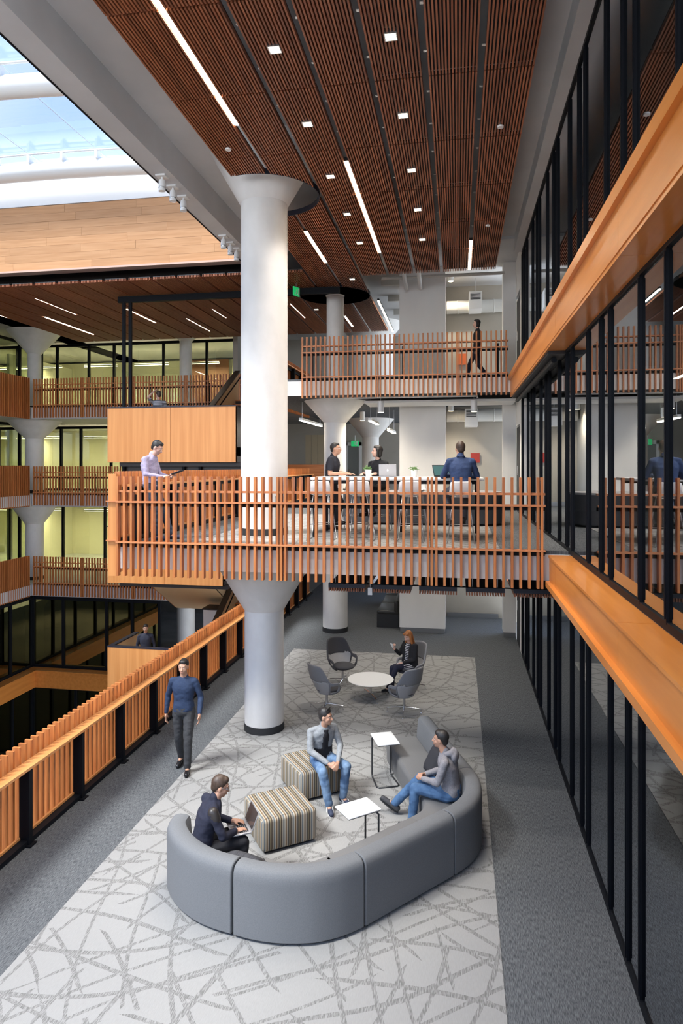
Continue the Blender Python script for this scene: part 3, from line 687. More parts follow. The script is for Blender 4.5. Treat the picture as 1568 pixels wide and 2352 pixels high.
# ------------------------------------------------------------ back area fittings
def onY(px,py,Y):
    s_,c_=math.sin(YAW),math.cos(YAW); t=(px-784)/F_PX; d=Y/(s_*t+c_); return (d*(c_*t-s_),EYE-(py-HOR)*d/F_PX)
DUCT=mat('painted_duct',(.56,.55,.52),.45)
for lv,(z,nm) in enumerate(((10.0,'upper'),(6.35,'middle'))):
    t=thing('air_duct','pale round air duct crossing under the ceiling of the %s level corridor'%nm,'duct')
    zz=z-.25 if lv==0 else z+.02
    MB().cyl((-.34,21.1,zz),(1.6,21.1,zz),.20,n=20).build('pipe',DUCT,t,40)
    for x in (0,.5,1.1): MB().lathe([(.205,-.015),(.215,0),(.205,.015)],(x,21.1,zz),20,Matrix.Rotation(PI/2,3,'Y')).build('seam_ring',DUCT,t)
    x=.52 if lv==0 else .40
    t=thing('air_diffuser','white box diffuser with dark louvre hanging in the %s corridor'%nm,'vent',(x,20.3,z-.2 if lv==0 else z-.06))
    B(-.19,.19,0,.7,-.30,.22).build('housing',WPLAS,t); B(-.15,.15,-.02,0,-.02,.17).build('louvre_back',BLACKM,t)
    for k in range(5): B(-.15,.15,-.035,-.02,.0+k*.035,.012+k*.035).build('louvre',WPLAS,t)
    MB().cyl((0,.3,.22),(0,.3,(.72 if lv==0 else .40)),.008).build('rod',STEEL,t)
t=thing('wall_slot','black slot grille high on the grey wall of the upper corridor','vent'); x,z=onY(1078,708,21.46); x2,z2=onY(1122,699,21.46); B(x,x2,21.43,21.46,z,z2).build('grille',BLACKM,t)
for i,(px,py,Y,nm) in enumerate(((1035,646,20.3,'in the upper corridor'),(1035,944,20.3,'in the middle corridor'),(874,947,17.9,'left of the pier on the middle level'),(1088,945,17.9,'right of the pier on the middle level'),(832,966,22.5,'beside the rear mushroom column'))):
    x,z=onY(px,py,Y); tp=10.5 if i==0 else 6.68
    t=thing('cylinder_pendant','small white pendant downlight %s'%nm,'lamp',(x,Y,z)); MB().lathe([(.085,0),(.085,.30)],n=20).build('housing',WPLAS,t,40); MB().lathe([(.075,-.006),(.075,0)],n=20).build('lamp_face',DOWN,t)
    MB().cyl((0,0,.3),(0,0,max(tp-z,.32)),.008).build('rod',STEEL,t)
    l=bpy.data.lights.new('spot','SPOT'); l.energy=130; l.spot_size=math.radians(140); l.spot_blend=.9; l.shadow_soft_size=.07; l.color=(1,.88,.7); lo=bpy.data.objects.new('lamp_light',l); C.objects.link(lo); lo.parent=t; lo.location=(0,0,-.02)
for i,(pa,pb,Y1,Y2,nm) in enumerate([((690,965),(727,975),19,22,'beside the left of the mushroom column'),((849,966),(890,985),18.5,20.3,'nearer the bridge, right of the mushroom column'),((892,988),(912,998),20.6,22.6,'further back, right of the mushroom column')]):
    x,z=onY(*pa,Y1); x2,z2=onY(*pb,Y2); z2=z
    t=thing('linear_pendant','glowing white linear pendant '+nm,'lamp',(x,Y1,z))
    B(-.05,.05,0,Y2-Y1,0,.07).build('housing',WPLAS,t); B(-.045,.045,.01,Y2-Y1-.01,-.015,0).build('diffuser',LAMP,t)
    for yy in (.2,Y2-Y1-.2): MB().cyl((0,yy,.07),(0,yy,6.68-z),.004,n=6).build('cable',STEEL,t)
    l=bpy.data.lights.new('spot','AREA'); l.shape='RECTANGLE'; l.size=.08; l.size_y=Y2-Y1; l.energy=22; l.color=(1,.9,.75); lo=bpy.data.objects.new('lamp_light',l); C.objects.link(lo); lo.parent=t; lo.location=(0,(Y2-Y1)/2,-.03)
t=thing('soffit_panel','thin white lowered soffit strip above the high table','ceiling panel'); B(-2.5,1.5,17.9,19.15,6.50,6.56).build('panel',WHITE,t)
m=MB().tube([(-3.0,17.6,6.62),(.5,17.6,6.62),(.5,17.6,6.55)],.03); tag(m.build('sprinkler_pipe',WHITE),'white sprinkler pipe below the upper level floor edge','pipe')
tag(MB().tube([(-2.1,18.6,10.05),(1.25,18.6,10.05)],.045).build('ceiling_pipe',DUCT),'white pipe crossing the ceiling behind the upper slat panels','pipe')
for i,x in enumerate((-1.45,-1.05)): tag(MB().cyl((x,17.6,10.2),(x,19.1,9.86),.06).build('ceiling_pipe',WHITE),'short white pipe above the white pier, %s one'%('left' if i==0 else 'right'),'pipe')
for i,y in enumerate((18.2,20.2,22.2,24.2)): tag(B(-2.3,-1.7+.0,y,y+.12,10.3,10.5).build('strut',DUCT),'grey ceiling strut beside the white pier, %s from the front'%ordn[i],'pipe')
GREEN=mat('exit_green',(.02,.45,.12),.5,0,.22,(.02,.6,.18)); 
def exit_sign(px,py,Y,w_,h,rz,label):
    x,z=onY(px,py,Y); t=thing('exit_sign',label,'sign',(x,Y,z),rz)
    B(-w_/2,w_/2,-.03,.0,-h/2,h/2).build('plate',GREEN,t); m=MB()
    y=-.034; q=h/2
    m.ball((.0,y,.55*q),(.12*q,.003,.12*q)); m.prism([(-.1*q,.4*q),(.15*q,.4*q),(.1*q,-.1*q),(-.15*q,-.1*q)],y-.003,y+.003,'y')
    m.prism([(-.15*q,-.1*q),(0,-.1*q),(-.35*q,-.7*q),(-.5*q,-.62*q)],y-.003,y+.003,'y'); m.prism([(0,-.1*q),(.12*q,-.1*q),(.4*q,-.6*q),(.28*q,-.68*q)],y-.003,y+.003,'y')
    m.box(.55*q,.95*q,y-.003,y+.003,-.75*q,.75*q)
    m.build('pictogram',WPLAS,t); MB().cyl((0,-.015,h/2),(0,-.015,h/2+.25),.01).build('stem',STEEL,t); return t
exit_sign(815,1019,29.3,.34,.24,0,'green exit sign with running figure above the grey rear door')
exit_sign(679,670,17.6,.26,.24,1.15,'green exit sign hanging beside the tall foreground column')
d=sthing('door_4',(0,29.35,Z2)); xa,_=onY(798,1080,29.35); xb,_=onY(824,1080,29.35)
B(xa,xb,-.03,0,0,2.15).build('door_leaf',mat('grey_door',(.16,.17,.16),.5),d); B(xa-.12,xa,-.05,.02,0,2.3).build('frame',WHITE,d); B(xb,xb+.12,-.05,.02,0,2.3).build('frame',WHITE,d); B(xa-.12,xb+.12,-.05,.02,2.15,2.3).build('frame',WHITE,d); B(xa+.05,xa+.09,-.06,-.03,.95,1.1).build('handle',CHROME,d)
BEI=mat('beige_panel',(.50,.43,.30),.6)
t=thing('wall_panel','beige folding wall panel behind the left of the high table','panel'); xa,_=onY(702,1040,28.5); xb,_=onY(745,1040,28.5)
for k in range(3): B(xa+(xb-xa)*k/3+.01,xa+(xb-xa)*(k+1)/3-.01,28.4,28.45,Z2+.9,Z2+2.6).build('leaf',BEI,t)
t=thing('bench','long brown timber bench by the rear wall of the middle level','bench'); B(-8.4,-4.4,25.2,25.7,Z2,Z2+.45).build('base',BROWNBLK,t); B(-8.4,-4.4,25.15,25.7,Z2+.45,Z2+.5).build('seat_board',HANDX,t); B(-8.4,-4.4,25.7,25.8,Z2+.45,Z2+1.3).build('back_board',HANDX,t)
t=thing('desk','white desk behind the upper railing near the rear column','desk',(-2.7,24.5,Z3)); B(-1.1,1.1,-.4,.4,.72,.76).build('desktop',WTOP,t); B(-1.1,1.1,-.35,.35,.98,1.0).build('shelf',WTOP,t)
for x in (-1,1): 
    for y in (-.3,.3): B(x-.02,x+.02,y-.02,y+.02,0,.98).build('leg',BLACK,t)
RED=mat('red_plate',(.35,.03,.02),.5); ORG=mat('orange_plate',(.7,.14,.03),.5)
tag(B(.40,.68,21.42,21.46,4.9,5.2).build('wall_plate',RED),'dark red plate on the grey rear wall of the middle level','sign')
tag(B(-.05,.25,21.42,21.46,8.0,8.35).build('wall_plate',ORG),'orange red plate on the grey rear wall of the upper level','sign')
# added fill lamps, out of view, brightening the lounge under the middle level
k=0
for x in (-4.4,-2.4,-.6,.7):
    for y in (12.6,15.2,17.6,20.6):
        if abs(x+3.5)<.5: continue
        t=thing('added_fill_lamp','added fill lamp out of view under the middle level, %s from the skylight, %s from the bridge'%(ordn[(-4.4,-2.4,-.6,.7).index(x)],ordn[(12.6,15.2,17.6,20.6).index(y)]),'lamp',(x,y,3.09)); MB().lathe([(.06,0),(.075,0),(.075,.04),(.06,.04),(.06,0)],n=20).build('rim',WPLAS,t); MB().lathe([(0,.01),(.06,.01),(.06,.03),(0,.03)],n=16).build('lamp_face',DOWN,t)
        l=bpy.data.lights.new('spot','SPOT'); l.energy=32; l.spot_size=math.radians(130); l.spot_blend=.8; l.shadow_soft_size=.06; l.color=(1,.92,.82); lo=bpy.data.objects.new('lamp_light',l); C.objects.link(lo); lo.parent=t; lo.location=(0,0,-.02)
# bench near lounge rear
LEATH=mat('black_leather',(.025,.024,.022),.32)
t=thing('bench','black leather bench beside the white pier','bench',(-2.05,0,0)); B(-.32,.32,19.7,23.4,0,.40).build('base',BLACKM,t)
for k in range(3): MB().rbox((-.0,20.32+k*1.23,.44),(.66,1.2,.12),.04).build('seat_pad',LEATH,t,True)
MB().rbox((.26,21.55,.62),(.14,3.7,.36),.05).build('backrest',LEATH,t,True)
# ------------------------------------------------------------ sofa
def fabric(name,c,sc=120,b=.25,dark=.86):
    return noisy(name,c,tuple(k*dark for k in c),(sc,sc,sc),.9,b,detail=2,bdist=.002)
SOFAM=fabric('sofa_grey_fabric',(.165,.172,.182)); SEATM=fabric('sofa_seat_fabric',(.17,.168,.168))
def catmull(P,n=10):
    out=[]
    for i in range(len(P)-1):
        p0=P[max(i-1,0)];p1=P[i];p2=P[i+1];p3=P[min(i+2,len(P)-1)]
        for k in range(n):
            t=k/n; out.append(tuple(.5*((2*p1[j])+(-p0[j]+p2[j])*t+(2*p0[j]-5*p1[j]+4*p2[j]-p3[j])*t*t+(-p0[j]+3*p1[j]-3*p2[j]+p3[j])*t**3) for j in (0,1)))
    out.append(P[-1]); return out
BACKP=[(0,.035),(0,.60),(.004,.66),(.02,.705),(.05,.728),(.10,.738),(.17,.735),(.205,.72),(.225,.68),(.25,.40),(.26,.30),(.26,.035)]
SEATP=[(.245,.05),(.245,.40),(.26,.418),(.30,.425),(.68,.425),(.725,.415),(.75,.38),(.755,.33),(.74,.05)]
BASEP=[(.04,0),(.04,.045),(.70,.045),(.70,0)]
def sweep(path,tang,prof,name,m,parent,smooth=40):
    vs=[];np_=len(prof)
    for (x,y),(tx,ty) in zip(path,tang):
        nx,ny=-ty,tx
        for o,z in prof: vs.append((x+nx*o,y+ny*o,z))
    n=len(path); fs=[(i*np_+k,(i+1)*np_+k,(i+1)*np_+(k+1)%np_,i*np_+(k+1)%np_) for i in range(n-1) for k in range(np_)]
    fs+=[tuple(range(np_)),tuple((n-1)*np_+k for k in range(np_))[::-1]]
    mb=MB(); mb.add(vs,fs); o=mb.build(name,m,parent,smooth)
    bv=o.modifiers.new('bevel','BEVEL'); bv.width=.012; bv.segments=2; bv.limit_method='ANGLE'; bv.angle_limit=math.radians(60)
    return o
secs=[([(-3.29,7.36),(-3.27,7.15),(-3.13,6.93),(-2.93,6.74),(-2.70,6.60),(-2.48,6.52),(-2.265,6.475)],'left end sofa section where the man types on a laptop'),
 ([(-2.255,6.472),(-2.05,6.435),(-1.82,6.425),(-1.6,6.45),(-1.38,6.51),(-1.15,6.64),(-.945,6.82)],'curved front sofa section nearest the camera'),
 ([(-.94,6.825),(-.64,7.165),(-.33,7.52),(-.035,7.855)],'straight sofa section on the right of the curve'),
 ([(-.03,7.86),(.10,8.03),(.22,8.25),(.29,8.50),(.305,8.75),(.275,8.98),(.215,9.17)],'tightly curved sofa section where the man in the hoodie sits'),
 ([(.213,9.175),(0,9.76),(-.22,10.36),(-.43,10.94)],'straight rear sofa section with the charcoal cushion')]
for P,lb in secs:
    t=thing('sofa_section','grey upholstered '+lb,'sofa',group='sections of the curved lounge sofa')
    pa=catmull(P,6); tg=[]
    for i in range(len(pa)):
        a=pa[max(i-1,0)];b=pa[min(i+1,len(pa)-1)]; l_=math.hypot(b[0]-a[0],b[1]-a[1]); tg.append(((b[0]-a[0])/l_,(b[1]-a[1])/l_))
    # tiny gap between sections
    pa[0]=(pa[0][0]+tg[0][0]*.006,pa[0][1]+tg[0][1]*.006); pa[-1]=(pa[-1][0]-tg[-1][0]*.006,pa[-1][1]-tg[-1][1]*.006)
    sweep(pa,tg,BACKP,'backrest',SOFAM,t); sweep(pa,tg,SEATP,'seat',SEATM,t); sweep(pa,tg,BASEP,'plinth',BLACKM,t)
# ------------------------------------------------------------ ottomans
def stripes():
    m=mat('striped_upholstery',(.4,.35,.3),.85); b=m.node_tree.nodes['Principled BSDF']; l=m.node_tree.links.new
    t=N(m,'ShaderNodeTexCoord'); sp=N(m,'ShaderNodeSeparateXYZ'); l(t.outputs['Object'],sp.inputs[0])
    sn=N(m,'ShaderNodeSeparateXYZ'); l(t.outputs['Normal'],sn.inputs[0]); ab=N(m,'ShaderNodeMath',operation='ABSOLUTE'); l(sn.outputs['X'],ab.inputs[0])
    gt=N(m,'ShaderNodeMath',operation='GREATER_THAN'); gt.inputs[1].default_value=.72; l(ab.outputs[0],gt.inputs[0])
    mx=N(m,'ShaderNodeMix',data_type='FLOAT'); l(gt.outputs[0],mx.inputs[0]); l(sp.outputs['X'],mx.inputs[2]); l(sp.outputs['Y'],mx.inputs[3])
    mu=N(m,'ShaderNodeMath',operation='MULTIPLY_ADD'); mu.inputs[1].default_value=1/.126; mu.inputs[2].default_value=20; l(mx.outputs[0],mu.inputs[0])
    fr=N(m,'ShaderNodeMath',operation='FRACT'); l(mu.outputs[0],fr.inputs[0])
    r=N(m,'ShaderNodeValToRGB'); r.color_ramp.interpolation='CONSTANT'; e=r.color_ramp.elements
    cols=[(.075,.055,.04),(.33,.29,.23),(.13,.155,.175),(.42,.38,.31),(.18,.11,.055),(.36,.32,.26),(.07,.065,.06),(.27,.22,.13)]
    e[0].position=0; e[0].color=(*cols[0],1); e[1].position=1/8; e[1].color=(*cols[1],1)
    for i in range(2,8): q=e.new(i/8); q.color=(*cols[i],1)
    l(fr.outputs[0],r.inputs[0]); l(r.outputs[0],b.inputs['Base Color'])
    w_=N(m,'ShaderNodeTexNoise'); w_.inputs['Scale'].default_value=260; bp=N(m,'ShaderNodeBump'); bp.inputs['Strength'].default_value=.3; bp.inputs['Distance'].default_value=.002
    l(t.outputs['Object'],w_.inputs['Vector']); l(w_.outputs['Fac'],bp.inputs['Height']); l(bp.outputs[0],b.inputs['Normal']); return m
STR=stripes()
for (x,y,a,lb) in ((-2.28,8.40,36,'front striped cube ottoman with an empty top'),(-2.13,9.72,38,'rear striped cube ottoman the young man sits on')):
    t=thing('ottoman',lb,'ottoman',(x,y,0),math.radians(a)); MB().rbox((0,0,.235),(.74,.74,.40),.045).build('upholstery',STR,t,True); B(-.32,.32,-.32,.32,0,.04).build('plinth',BLACKM,t)
    MB().tube([(-.33,-.33,.415),(.33,-.33,.415),(.33,.33,.415),(-.33,.33,.415)],.006,6,True).build('piping',STR,t).location=(0,0,.018)
# ------------------------------------------------------------ side tables
def ctable(x,y,rz,label):
    t=thing('side_table',label,'table',(x,y,0),rz)
    MB().rbox((0,0,.655),(.46,.34,.022),.010).build('tabletop',WTOP,t,True)
    MB().rbox((0,0,.642),(.445,.325,.012),.004).build('under_rim',BLACKM,t)
    G=mat('grey_tube',(.06,.063,.07),.35,.6)
    pts=[(-.16,-.13,.635),(-.20,-.15,.60),(-.20,-.15,.05),(-.18,-.15,.014),(.16,-.17,.014),(.20,-.14,.014),(.20,.14,.014),(.16,.17,.014),(-.18,.15,.014),(-.20,.15,.05),(-.20,.15,.60),(-.16,.13,.635)]
    MB().tube(pts,.012,10).build('frame',G,t,True); return t
ctable(-1.09,10.08,math.radians(-68),'white topped cantilever side table standing by the rear sofa seat')
ctable(-1.19,7.98,math.radians(-140),'white topped cantilever side table in front of the curved sofa')
# ------------------------------------------------------------ pillows
PIL=noisy('charcoal_corduroy',(.035,.035,.04),(.06,.06,.068),(90,4,4),.9)
def pillow(loc,rot,sz,label,m):
    mb=MB(); n=14; vs=[]
    for s_ in (1,-1):
        for i in range(n+1):
            for j in range(n+1):
                u=i/n*2-1;v=j/n*2-1; h=(1-u**4)*(1-v**4); px=1-.07*(1-abs(v))**.5*abs(u)**3; vs.append((u*sz/2*(.93+.07*abs(v)),v*sz/2*(.93+.07*abs(u)),s_*.075*h**.6))
    k=(n+1)**2; fs=[]
    for o,fl in ((0,0),(k,1)):
        for i in range(n):
            for j in range(n):
                q=(o+i*(n+1)+j,o+(i+1)*(n+1)+j,o+(i+1)*(n+1)+j+1,o+i*(n+1)+j+1); fs.append(q[::-1] if fl else q)
    mb.add(vs,fs); t=thing('cushion',label,'cushion',loc); o=mb.build('cover',m,t,True); o.rotation_euler=rot
    p=[( u*sz/2,v*sz/2,0) for u,v in ((-1,-1),(0,-.93),(1,-1),(.93,0),(1,1),(0,.93),(-1,1),(-.93,0))]
    o2=MB().tube(p,.006,6,True).build('seam',m,t); o2.rotation_euler=rot
pillow((-2.22,6.90,.535),(math.radians(-35),math.radians(6),math.radians(-10)),.42,'charcoal corduroy cushion lying beside the man with the laptop',PIL)
pillow((-.33,9.56,.60),(math.radians(62),0,math.radians(-69)),.40,'square charcoal cushion leaning on the rear sofa back',fabric('charcoal_felt',(.035,.035,.042)))
# ------------------------------------------------------------ round lounge table
def starbase(t,r,z,n=4,a0=.4,h=.12):
    for k in range(n):
        a=a0+2*PI*k/n; c_,s_=math.cos(a),math.sin(a)
        m=MB().tube([(0,0,h),(r*.5*c_,r*.5*s_,h-.012),(r*c_,r*s_,h-.03)],[.020,.016,.012],8,flat=.7); m.cyl((r*c_,r*s_,.0),(r*c_,r*s_,h-.025),.010,n=8); m.cyl((r*c_,r*s_,0),(r*c_,r*s_,.012),.018,n=10)
        m.build('leg',CHROME,t,40)
t=thing('round_table','round white table between the four swivel armchairs','table',(-1.77,13.65,0))
MB().lathe([(.0,.385),(.455,.385),(.475,.395),(.475,.402),(.47,.405),(0,.405)],n=56).build('tabletop',WTOP,t,30); MB().cyl((0,0,.1),(0,0,.385),.022).build('column',CHROME,t,40); MB().lathe([(0,.37),(.12,.37),(.12,.385)],n=20).build('mount_plate',BLACKM,t); starbase(t,.36,0,4,.5,.12)
# ------------------------------------------------------------ swivel armchairs
CH_D=fabric('armchair_charcoal',(.058,.057,.064),160); CH_L=fabric('armchair_light_grey',(.42,.41,.41),160); CH_M=fabric('armchair_mid_grey',(.25,.25,.265),160)
def armchair(x,y,rz,label,outer,inner):
    t=thing('armchair',label,'armchair',(x,y,0),rz,'swivel armchairs round the white table')
    # shell grid: phi from front-right arm over the back to the front-left arm; local front is +y
    NP,NZ=44,14
    def rim(ph):
        a=abs(ph)
        if a<.66: return .955-.02*(a/.66)**2
        if a<1.25: q=(a-.66)/.59; q=q*q*(3-2*q); return .93*(1-q)+.60*q
        q=min((a-1.25)/.75,1); return .60-.02*q**2-.15*q**6
    def pt(ph,v,off=0):
        z0=.37; z=z0+(rim(ph)-z0)*v; a=abs(ph)
        rx=.30+.05*min(1,(z-z0)/.25)+off; ry=.27+.03*min(1,(z-z0)/.25)+off
        lean=.20*max(0,(z-.42))*max(0,math.cos(ph))
        x_=rx*math.sin(ph)*(1.0 if a<1.6 else 1-.10*(a-1.6)); y_=-ry*math.cos(ph)-lean
        if a>PI/2: y_=-ry*math.cos(ph)*1.0
        wid=1-.04*max(0,v-.5)
        low=1-.32*(1-v)**3
        return Vector((x_*wid*low,y_*low+.02,z-.04*(1-v)**2))
    def shell(sel,name,m,o1,o2):
        mb=MB(); idx={}
        cells=[(i,j) for i in range(NP) for j in range(NZ) if sel(-2.0+4.0*(i+.5)/NP,(j+.5)/NZ)]
        if not cells: return
        vs=[]; 
        def vid(i,j,s_):
            k=(i,j,s_)
            if k not in idx: idx[k]=len(vs); vs.append(pt(-2.0+4.0*i/NP,j/NZ,o1 if s_ else o2))
            return idx[k]
        fs=[]; cs=set(cells)
        for i,j in cells:
            q=[(i,j),(i+1,j),(i+1,j+1),(i,j+1)]
            fs.append(tuple(vid(*p,1) for p in q)); fs.append(tuple(vid(*p,0) for p in q)[::-1])
            for (di,dj,a,b) in ((0,-1,0,1),(1,0,1,2),(0,1,2,3),(-1,0,3,0)):
                if (i+di,j+dj) not in cs: fs.append((vid(*q[b],1),vid(*q[a],1),vid(*q[a],0),vid(*q[b],0)))
        mb.add(vs,fs); o=mb.build(name,m,t,True)
        sb=o.modifiers.new('sub','SUBSURF'); sb.levels=1; sb.render_levels=1
    def hole(ph,v): z=.37+(rim(ph)-.37)*v; return abs(ph)>1.15 and abs(ph)<1.85 and .22<v<.74
    def low(ph,v): z=.37+(rim(ph)-.37)*v; return abs(ph)<=1.05 and z<.63
    shell(lambda p,v: not hole(p,v) and not low(p,v),'shell',outer,.018,-.022)
    shell(low,'lower_back_panel',CH_L,.010,-.008)
    mb=MB(); mb.ball((0,.045,.405),(.245,.255,.06),n=28,m=10); mb.build('seat_cushion',inner,t,True)
    MB().lathe([(0,.325),(.10,.33),(.18,.345),(.215,.375),(0,.375)],(0,.02,0),28).build('seat_pan',outer,t,True)
    MB().cyl((0,0,.11),(0,0,.335),.026,.024,16).build('stem',STEEL,t,40)
    starbase(t,.33,0,4,.75,.115); return t
TC=Vector((-1.77,13.65))
def face(x,y,tx,ty): return math.atan2(-(tx-x),ty-y)
for (x,y,lb,o,i_) in ((-2.55,12.92,'empty grey swivel armchair left of the round table, its back to the front column',CH_M,CH_D),(-2.50,14.47,'empty charcoal swivel armchair behind the left of the round table',CH_D,CH_D),(-1.03,12.98,'empty grey swivel armchair right of the round table in front of the woman',CH_M,CH_D),(-1.02,14.42,'grey swivel armchair in which the red haired woman sits',CH_M,CH_D)):
    armchair(x,y,face(x,y,*TC),lb,o,i_)
# ------------------------------------------------------------ high table, stools, things on it
t=thing('high_table','long white high table with black legs on the bridge','table',(0,0,Z2))
TX0,TX1,TY0,TY1,TH=-2.58,.43,11.35,12.62,1.05
MB().rbox(((TX0+TX1)/2,(TY0+TY1)/2,TH-.025),(TX1-TX0,TY1-TY0,.05),.012).build('tabletop',WTOP,t,True)
B(TX0+.08,TX1-.08,TY0+.06,TY0+.10,TH-.11,TH-.05).build('apron',BLACK,t); B(TX0+.08,TX1-.08,TY1-.10,TY1-.06,TH-.11,TH-.05).build('apron',BLACK,t)
for x in (TX0+.08,-1.07,TX1-.12):
    for y in (TY0+.06,TY1-.11): B(x,x+.05,y,y+.05,0,TH-.05).build('leg',BLACK,t)
def stool(x,y,rz,label,m):
    t=thing('bar_stool',label,'stool',(x,y,Z2),rz,'wire legged bar stools')
    prof=[(.20,.775),(.16,.765),(.05,.755),(-.08,.757),(-.14,.775),(-.175,.82),(-.195,.90),(-.205,.985),(-.207,1.0)]
    wd=[.155,.185,.195,.195,.190,.185,.175,.160,.13]
    vs=[];n=12
    for (y_,z),w_ in zip(prof,wd):
        for k in range(n+1):
            u=k/n*2-1; up=.03*abs(u)**3*(1 if z<.79 else 0); cv=.035*u*u if z>.79 else 0
            vs.append((u*w_,y_+cv,z+up))
    fs=[(i*(n+1)+k,i*(n+1)+k+1,(i+1)*(n+1)+k+1,(i+1)*(n+1)+k) for i in range(len(prof)-1) for k in range(n)]
    o=MB().add(vs,fs).build('seat_shell',m,t,True); s_=o.modifiers.new('solid','SOLIDIFY'); s_.thickness=.012; s_.offset=0
    for sx in (-1,1):
        MB().tube([(sx*.12,.12,.75),(sx*.17,.17,.40),(sx*.215,.21,.012),(sx*.22,.18,.009),(sx*.22,-.18,.009),(sx*.215,-.21,.012),(sx*.17,-.17,.40),(sx*.12,-.12,.75)],.009,8).build('leg_frame',STEEL,t,True)
    m2=MB()
    for z,w_ in ((.28,.185),): m2.tube([(-w_,.185,z),(w_,.185,z)],.008,8); m2.tube([(-w_,-.185,z),(w_,-.185,z)],.008,8)
    m2.build('footrest',STEEL,t,True); MB().tube([(-.12,.12,.752),(.12,.12,.752)],.009).build('cross_bar',STEEL,t); MB().tube([(-.12,-.12,.752),(.12,-.12,.752)],.009).build('cross_bar',STEEL,t)
TAUP=mat('taupe_plastic',(.20,.18,.16),.5)
for x,y,rz,lb,m_ in ((-2.26,11.02,0,'white bar stool at the left end of the near side',WPLAS),(-1.60,11.02,0,'white bar stool second from the left on the near side',WPLAS),(-.77,11.0,0,'white bar stool on the near side below the potted plant',WPLAS),(.05,10.98,0,'white bar stool under the man in the navy shirt',WPLAS),(-2.02,12.95,PI,'taupe bar stool behind the table beside the man in the polo shirt',TAUP),(-1.50,12.95,PI,'bar stool under the woman behind the silver laptop',TAUP),(-.80,12.9,PI,'empty white bar stool on the far side of the high table',WPLAS)): stool(x,y,rz,lb,m_)
POT=mat('white_ceramic',(.85,.85,.84),.25); SOIL=mat('soil',(.05,.035,.02),.9); LEAFM=noisy('leaf_green',(.10,.22,.06),(.22,.36,.13),(30,30,30),.5)
def plant(x,y,label,seed,tall):
    r=random.Random(seed); t=thing('potted_plant',label,'plant',(x,y,Z2+TH))
    MB().lathe([(.045,0),(.062,.13),(.064,.135),(.056,.135),(.052,.115),(0,.115)],n=28).build('pot',POT,t,35); MB().lathe([(0,.112),(.053,.112)],n=16).build('soil',SOIL,t)
    lf=MB(); st=MB()
    for k in range(26):
        a=r.uniform(0,2*PI); el=r.uniform(.15,1.3); ln=r.uniform(.05,.10)*(1.3 if (k%7==0 and tall) else 1)
        b=Vector((r.uniform(-.03,.03),r.uniform(-.03,.03),.115)); d=Vector((math.cos(a)*math.cos(el),math.sin(a)*math.cos(el),math.sin(el)*.9)); e_=b+d*ln
        if k%4==0: st.cyl(b,e_,.003,n=5)
        for q in range(5):
            c_=b+d*ln*(q+1)/5+Vector((r.uniform(-.012,.012),r.uniform(-.012,.012),r.uniform(-.006,.012))); s_=r.uniform(.010,.017)
            ax=Vector((r.uniform(-1,1),r.uniform(-1,1),r.uniform(-.2,1))).normalized(); M=ax.to_track_quat('Z','Y').to_matrix()
            lf.add([c_+M@Vector(p)*s_ for p in ((-1.4,0,0),(-.4,-.7,.2),(1.2,0,.1),(-.4,.7,.2),(-.2,0,-.25))],[(0,1,4),(1,2,4),(2,3,4),(3,0,4),(0,3,2,1)])
    st.build('stem',LEAFM,t); o=lf.build('foliage',LEAFM,t); o['kind']='stuff'
plant(-1.60,12.0,'small green plant in a white pot left of the silver laptop',3,0); plant(-.77,12.0,'taller sprouting plant in a white pot in the middle of the high table',8,1)
ALU=mat('aluminium',(.42,.42,.44),.4,.5); SCR=mat('laptop_screen',(.03,.028,.03),.15,0,.05,(.3,.22,.2)); SCRT=mat('teal_screen',(.05,.11,.11),.3,0,.12,(.10,.25,.25)); KEYM=mat('key_black',(.02,.02,.022),.5)
def laptop(loc,rz,label,body,scr,ang=108,mark=False,tilt=0):
    """local: user sits at -y, hinge at +y"""
    t=thing('laptop',label,'laptop',loc,rz); t.rotation_euler=(tilt,0,rz)
    MB().rbox((0,0,.008),(.32,.22,.016),.005).build('body',body,t,True)
    k=MB()
    for i in range(12):
        for j in range(5): k.box(-.135+i*.0227,-.116+i*.0227,-.02+j*.0215,-.003+j*.0215,.016,.0175)
    o=k.build('keyboard',KEYM,t); o['kind']='stuff'; B(-.045,.045,-.095,-.035,.0155,.0166).build('touchpad',STEEL,t)
    M=Matrix.Rotation(math.radians(ang-90),3,'X'); 
    lid=MB().rbox((0,0,0),(.32,.008,.215),.003); o=lid.build('lid',body,t,True); o.location=(0,.112,.016)
    # lid pivots about its lower edge
    o.data.transform(Matrix.Translation((0,0,.1075))); o.rotation_euler=(-math.radians(ang-90),0,0)
    s_=B(-.148,.148,-.0052,-.004,.012,.203).build('screen',scr,o)
    if mark:
        m=MB(); P=[]
        for i in range(28):
            a=2*PI*i/28; r=.0155*(1+.06*math.cos(2*a)-.10*(math.sin(a)>.9)); P.append((r*math.cos(a),.105+r*math.sin(a)*1.05))
        P=[((x-.006 if (x>.010 and abs(z-.108)<.008) else x),z) for x,z in P]
        m.prism(P,.004,.0048,'y'); m.prism([(-.001,.124),(.006,.126),(.008,.132),(.001,.130)],.004,.0048,'y'); m.build('emblem',mat('white_glow',(.95,.95,.95),.4,0,.4,(1,1,1)),o)
    return t
laptop((-1.27,12.28,Z2+TH),PI+.04,'silver laptop with a fruit emblem on its lid on the high table',ALU,SCR,100,True)
laptop((-.22,11.85,Z2+TH),math.radians(28),'black laptop with a teal screen before the man in the navy shirt',KEYM,SCRT,112)
